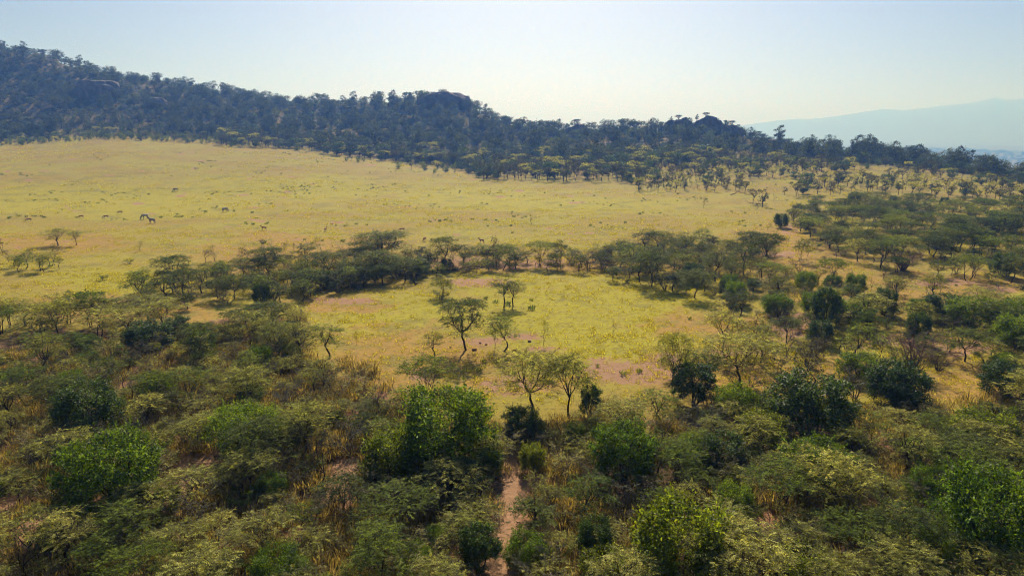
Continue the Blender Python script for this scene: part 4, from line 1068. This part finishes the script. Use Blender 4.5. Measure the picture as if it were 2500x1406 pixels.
for k, (u_, v_, yy, wpx, hpx, lb) in enumerate(ROCKS):
    az_, rr_, zz_ = polar_of(u_, v_, yy)
    x, y = rr_ * math.sin(az_), rr_ * math.cos(az_)
    zg = float(tz(np.array([x]), np.array([y]))[0])
    me = rock_mesh(400 + k); me.materials.append(M['granite'])
    o = bpy.data.objects.new('granite_outcrop', me); COL.objects.link(o)
    sx = wpx * yy / FPX; sz = hpx * yy / FPX
    o.location = (x, y, zg - sz * 0.15); o.scale = (sx, sx * 0.6, sz); o.rotation_euler = (0, 0, k * 0.7 % 0.5 - 0.25)
    tag(o, lb, 'rock')
# earth clods beside the lone acacia
for k, (u_, v_, s_, lb) in enumerate([(1158, 855, 0.34, 'dark earth clod beside the trunk of the lone acacia'), (1172, 838, 0.2, 'small earth clod behind the lone acacia'), (1256, 856, 0.26, 'flat earth clod between small acacias'),
                               (1292, 834, 0.25, 'earth clod on pale soil in the clearing'), (1018, 890, 0.4, 'dark earth mound at the thicket edge of the clearing'), (1100, 848, 0.18, 'tiny earth clod left of the leaning acacia trunk'.replace(' left of', ' near')),
                               (1187, 842, 0.18, 'tiny earth clod on pale soil by the small bushy acacia')]):
    x, y, z, s = ground_point(u_, v_)
    me = rock_mesh(450 + k, 3, 0.5); me.materials.append(M['termite'])
    o = bpy.data.objects.new('earth_mound', me); COL.objects.link(o)
    o.location = (x, y, z + s_ * 0.15); o.scale = (s_ * 0.7, s_ * 0.6, s_ * 0.5); tag(o, lb, 'earth clod')

# ------------------------------------------------------------------ animals
def skinned(name, verts, edges, radii, mat):
    me = bpy.data.meshes.new(name); me.from_pydata(verts, edges, [])
    ob = bpy.data.objects.new(name, me); COL.objects.link(ob)
    sk = ob.modifiers.new('skin', 'SKIN'); sk.use_smooth_shade = True
    for i, rr_ in enumerate(radii):
        me.skin_vertices[0].data[i].radius = rr_ if isinstance(rr_, tuple) else (rr_, rr_)
        me.skin_vertices[0].data[i].use_root = (i == 0)
    ob.modifiers.new('sub', 'SUBSURF').levels = 1
    dg = bpy.context.evaluated_depsgraph_get(); dg.update()
    out = bpy.data.meshes.new_from_object(ob.evaluated_get(dg)); out.name = name
    bpy.data.objects.remove(ob)
    out.materials.clear(); out.materials.append(mat)
    out.polygons.foreach_set('use_smooth', np.ones(len(out.polygons), bool))
    return out

def quadruped(name, k, body, leg, neck, graze, mat, seed):
    """k: scale of a 1.3 m tall animal; head to +X; hind hocks point backward"""
    rg = random.Random(seed); g = lambda a: a + rg.uniform(-0.06, 0.06)
    vs = [(-0.50, 0, 1.08), (-0.05, 0, 1.02), (0.42, 0, 1.06)]; rs = [0.24 * body, 0.265 * body, 0.24 * body]
    es = [(0, 1), (1, 2)]
    if graze: nk = [(0.70, 0, 1.02), (0.95, 0, 0.66), (1.08, 0, 0.36), (1.14, 0, 0.20), (1.17, 0, 0.08)]
    else: nk = [(0.62, 0, 1.18), (0.80, 0, 1.34), (0.92, 0, 1.44), (1.08, 0, 1.36), (1.24, 0, 1.26)]
    nr_ = [0.18 * neck, 0.125 * neck, 0.105 * neck + 0.01, 0.10, 0.06]
    prev = 2
    for q, r_ in zip(nk, nr_): vs.append(q); rs.append(r_); es.append((prev, len(vs) - 1)); prev = len(vs) - 1
    hi = 5                                   # poll: ears
    for s_ in (-1, 1):
        px, py, pz = vs[hi]
        vs.append((px - 0.06, s_ * 0.11, pz + (0.17 if not graze else 0.10))); rs.append(0.028); es.append((hi, len(vs) - 1))
    for s_ in (-1, 1):                       # fore legs
        f = g(0.44)
        ch = [(f, s_ * 0.12, 0.84, 0.11 * leg + 0.02), (f + 0.01, s_ * 0.13, 0.48, 0.055 * leg), (f - 0.01, s_ * 0.13, 0.22, 0.04 * leg), (f + 0.02, s_ * 0.13, 0.02, 0.05 * leg)]
        prev = 2
        for (a, b_, c_, r_) in ch: vs.append((a, b_, c_)); rs.append(r_); es.append((prev, len(vs) - 1)); prev = len(vs) - 1
    for s_ in (-1, 1):                       # hind legs: knee forward against the belly, hock back
        f = g(-0.52)
        ch = [(f + 0.10, s_ * 0.13, 0.80, 0.14 * leg + 0.02), (f + 0.06, s_ * 0.14, 0.62, 0.085 * leg), (f - 0.12, s_ * 0.14, 0.44, 0.055 * leg), (f - 0.08, s_ * 0.14, 0.2, 0.04 * leg), (f - 0.04, s_ * 0.14, 0.02, 0.05 * leg)]
        prev = 0
        for (a, b_, c_, r_) in ch: vs.append((a, b_, c_)); rs.append(r_); es.append((prev, len(vs) - 1)); prev = len(vs) - 1
    prev = 0
    for (a, b_, c_, r_) in [(-0.74, 0, 1.12, 0.05), (-0.80, 0, 0.85, 0.03), (-0.80, 0, 0.58, 0.035)]:
        vs.append((a, b_, c_)); rs.append(r_); es.append((prev, len(vs) - 1)); prev = len(vs) - 1
    vs = [(a * k, b_ * k, c_ * k) for a, b_, c_ in vs]; rs = [r_ * k for r_ in rs]
    return skinned(name, vs, es, rs, mat), [tuple(q) for q in vs[3:8]]

m, N, L = new_mat('zebra_coat')
tc = N.new('ShaderNodeTexCoord')
wv = N.new('ShaderNodeTexWave'); wv.inputs['Scale'].default_value = 3.2; wv.inputs['Distortion'].default_value = 2.5; wv.inputs['Detail'].default_value = 1
L.new(tc.outputs['Object'], wv.inputs['Vector'])
col = mixc(N, L, ramp(N, L, wv.outputs['Fac'], 0.4, 0.6), (0.03, 0.028, 0.028), (0.62, 0.58, 0.52))
p = N.new('ShaderNodeBsdfPrincipled'); L.new(col, p.inputs['Base Color']); p.inputs['Roughness'].default_value = 0.7
o = N.new('ShaderNodeOutputMaterial'); L.new(p.outputs[0], o.inputs[0]); M['zebra'] = m
m, N, L = new_mat('antelope_coat')
tc = N.new('ShaderNodeTexCoord'); sx_ = N.new('ShaderNodeSeparateXYZ'); L.new(tc.outputs['Object'], sx_.inputs[0])
col = mixc(N, L, ramp(N, L, sx_.outputs[2], 0.42, 0.62), (0.55, 0.45, 0.34), (0.30, 0.13, 0.05))
p = N.new('ShaderNodeBsdfPrincipled'); L.new(col, p.inputs['Base Color']); p.inputs['Roughness'].default_value = 0.7
o = N.new('ShaderNodeOutputMaterial'); L.new(p.outputs[0], o.inputs[0]); M['antelope'] = m
M['horn'] = bark_mat('horn', (0.03, 0.025, 0.02), (0.07, 0.05, 0.04), 0.5)
zg_, zgn = quadruped('zebra', 1.06, 1.12, 1.1, 1.25, True, M['zebra'], 1)
zs_, zsn = quadruped('zebra', 1.06, 1.12, 1.1, 1.25, False, M['zebra'], 2)
ag_, agn = quadruped('antelope', 0.76, 0.82, 0.8, 0.8, True, M['antelope'], 3)
as_, asn = quadruped('antelope', 0.76, 0.82, 0.8, 0.8, False, M['antelope'], 4)

def mane_mesh(nk):
    w = Wood(); pts = np.array(nk[:3]); d = np.gradient(pts, axis=0); nrm = np.stack([-d[:, 2], np.zeros(3), d[:, 0]], -1)
    nrm = unit(nrm); base = pts + nrm * 0.14
    w.tube(base, [0.05, 0.06, 0.05], 5)
    return w.mesh('mane', M['zebra'])
def horn_mesh(nk, graze):
    w = Wood(); p0 = np.array(nk[2])
    for s_ in (-1, 1):
        pts = [p0 + np.array(q) for q in ((0, s_ * 0.03, 0.03), (-0.10, s_ * 0.09, 0.18), (-0.22, s_ * 0.16, 0.28), (-0.20, s_ * 0.13, 0.46))]
        w.tube(pts, [0.02, 0.018, 0.013, 0.006], 4)
    return w.mesh('horns', M['horn'])

def animal(name, body, extra, ename, u, v, heading, label, group=None, sc=1.0):
    x, y, z, s = ground_point(u, v)
    o = bpy.data.objects.new(name, body); COL.objects.link(o)
    o.location = (x, y, z - 0.02); o.rotation_euler = (0, 0, RAD(heading)); o.scale = (sc, sc, sc)
    if extra is not None:
        e = bpy.data.objects.new(ename, extra); COL.objects.link(e); e.parent = o
    tag(o, label, 'zebra' if name == 'zebra' else 'antelope', group)
mz_g, mz_s = mane_mesh(zgn), mane_mesh(zsn)
hr_g, hr_s = horn_mesh(agn, True), horn_mesh(asn, False)
animal('zebra', zg_, mz_g, 'mane', 430, 468, 180, 'grazing zebra standing apart highest on the meadow')
animal('zebra', zg_, mz_g, 'mane', 355, 535, 235, 'grazing zebra with lowered head in front of another zebra')
animal('zebra', zs_, mz_s, 'mane', 372, 546, 172, 'standing zebra with long shadow beside a grazing one')
animal('zebra', zg_, mz_g, 'mane', 549, 518, 62, 'single zebra facing the hill out on the meadow')
for (u_, v_, hd, gz, hn, lb) in [(71, 542, 215, 1, 0, 'lone grazing antelope at the edge of the herd'), (199, 534, 240, 1, 0, 'grazing antelope facing down the meadow between two others'),
                         (259, 534, 195, 1, 0, 'antelope grazing with legs spread near the herd middle'), (294, 523, 185, 1, 1, 'dark grazing antelope nearest the two zebras'.replace('nearest', 'closely beside')),
                         (645, 563, 175, 0, 1, 'standing antelope with raised head above the ragged thorn trees'), (795, 566, 90, 0, 0, 'antelope seen from behind on open meadow'),
                         (982, 566, 190, 1, 0, 'antelope half hidden behind a wide acacia crown'), (1037, 590, 250, 1, 0, 'antelope grazing close behind the tree belt'), (1176, 595, 150, 0, 1, 'antelope standing alert behind the thin tree belt')]:
    animal('antelope', ag_ if gz else as_, (hr_g if gz else hr_s) if hn else None, 'horns', u_, v_, hd, lb)

# ------------------------------------------------------------------ the hazy air
bm = bmesh.new(); bmesh.ops.create_cube(bm, size=1.0)
X0, X1, Y0, Y1, Z0, Z1 = -27000, 27000, -27000, 27000, -190, 600
for v_ in bm.verts: v_.co = (X0 if v_.co.x < 0 else X1, Y0 if v_.co.y < 0 else Y1, Z0 if v_.co.z < 0 else Z1)
hm = bpy.data.meshes.new('haze'); bm.to_mesh(hm); bm.free()
m, N, L = new_mat('haze_air')
pv = N.new('ShaderNodeVolumePrincipled'); pv.inputs['Color'].default_value = (*HAZE_COLOR, 1); pv.inputs['Density'].default_value = HAZE_DENSITY
pv.inputs['Anisotropy'].default_value = HAZE_FORWARD
pv.inputs['Absorption Color'].default_value = (HAZE_ABSORB,) * 3 + (1,)
o = N.new('ShaderNodeOutputMaterial'); L.new(pv.outputs[0], o.inputs['Volume'])
hm.materials.append(m)
hz = bpy.data.objects.new('haze', hm); COL.objects.link(hz)
tag(hz, 'pale blue haze in the air over plain and valley', 'haze', kind='stuff')
print('TRIS', sum(len(q.polygons) * 2 for q in bpy.data.meshes))
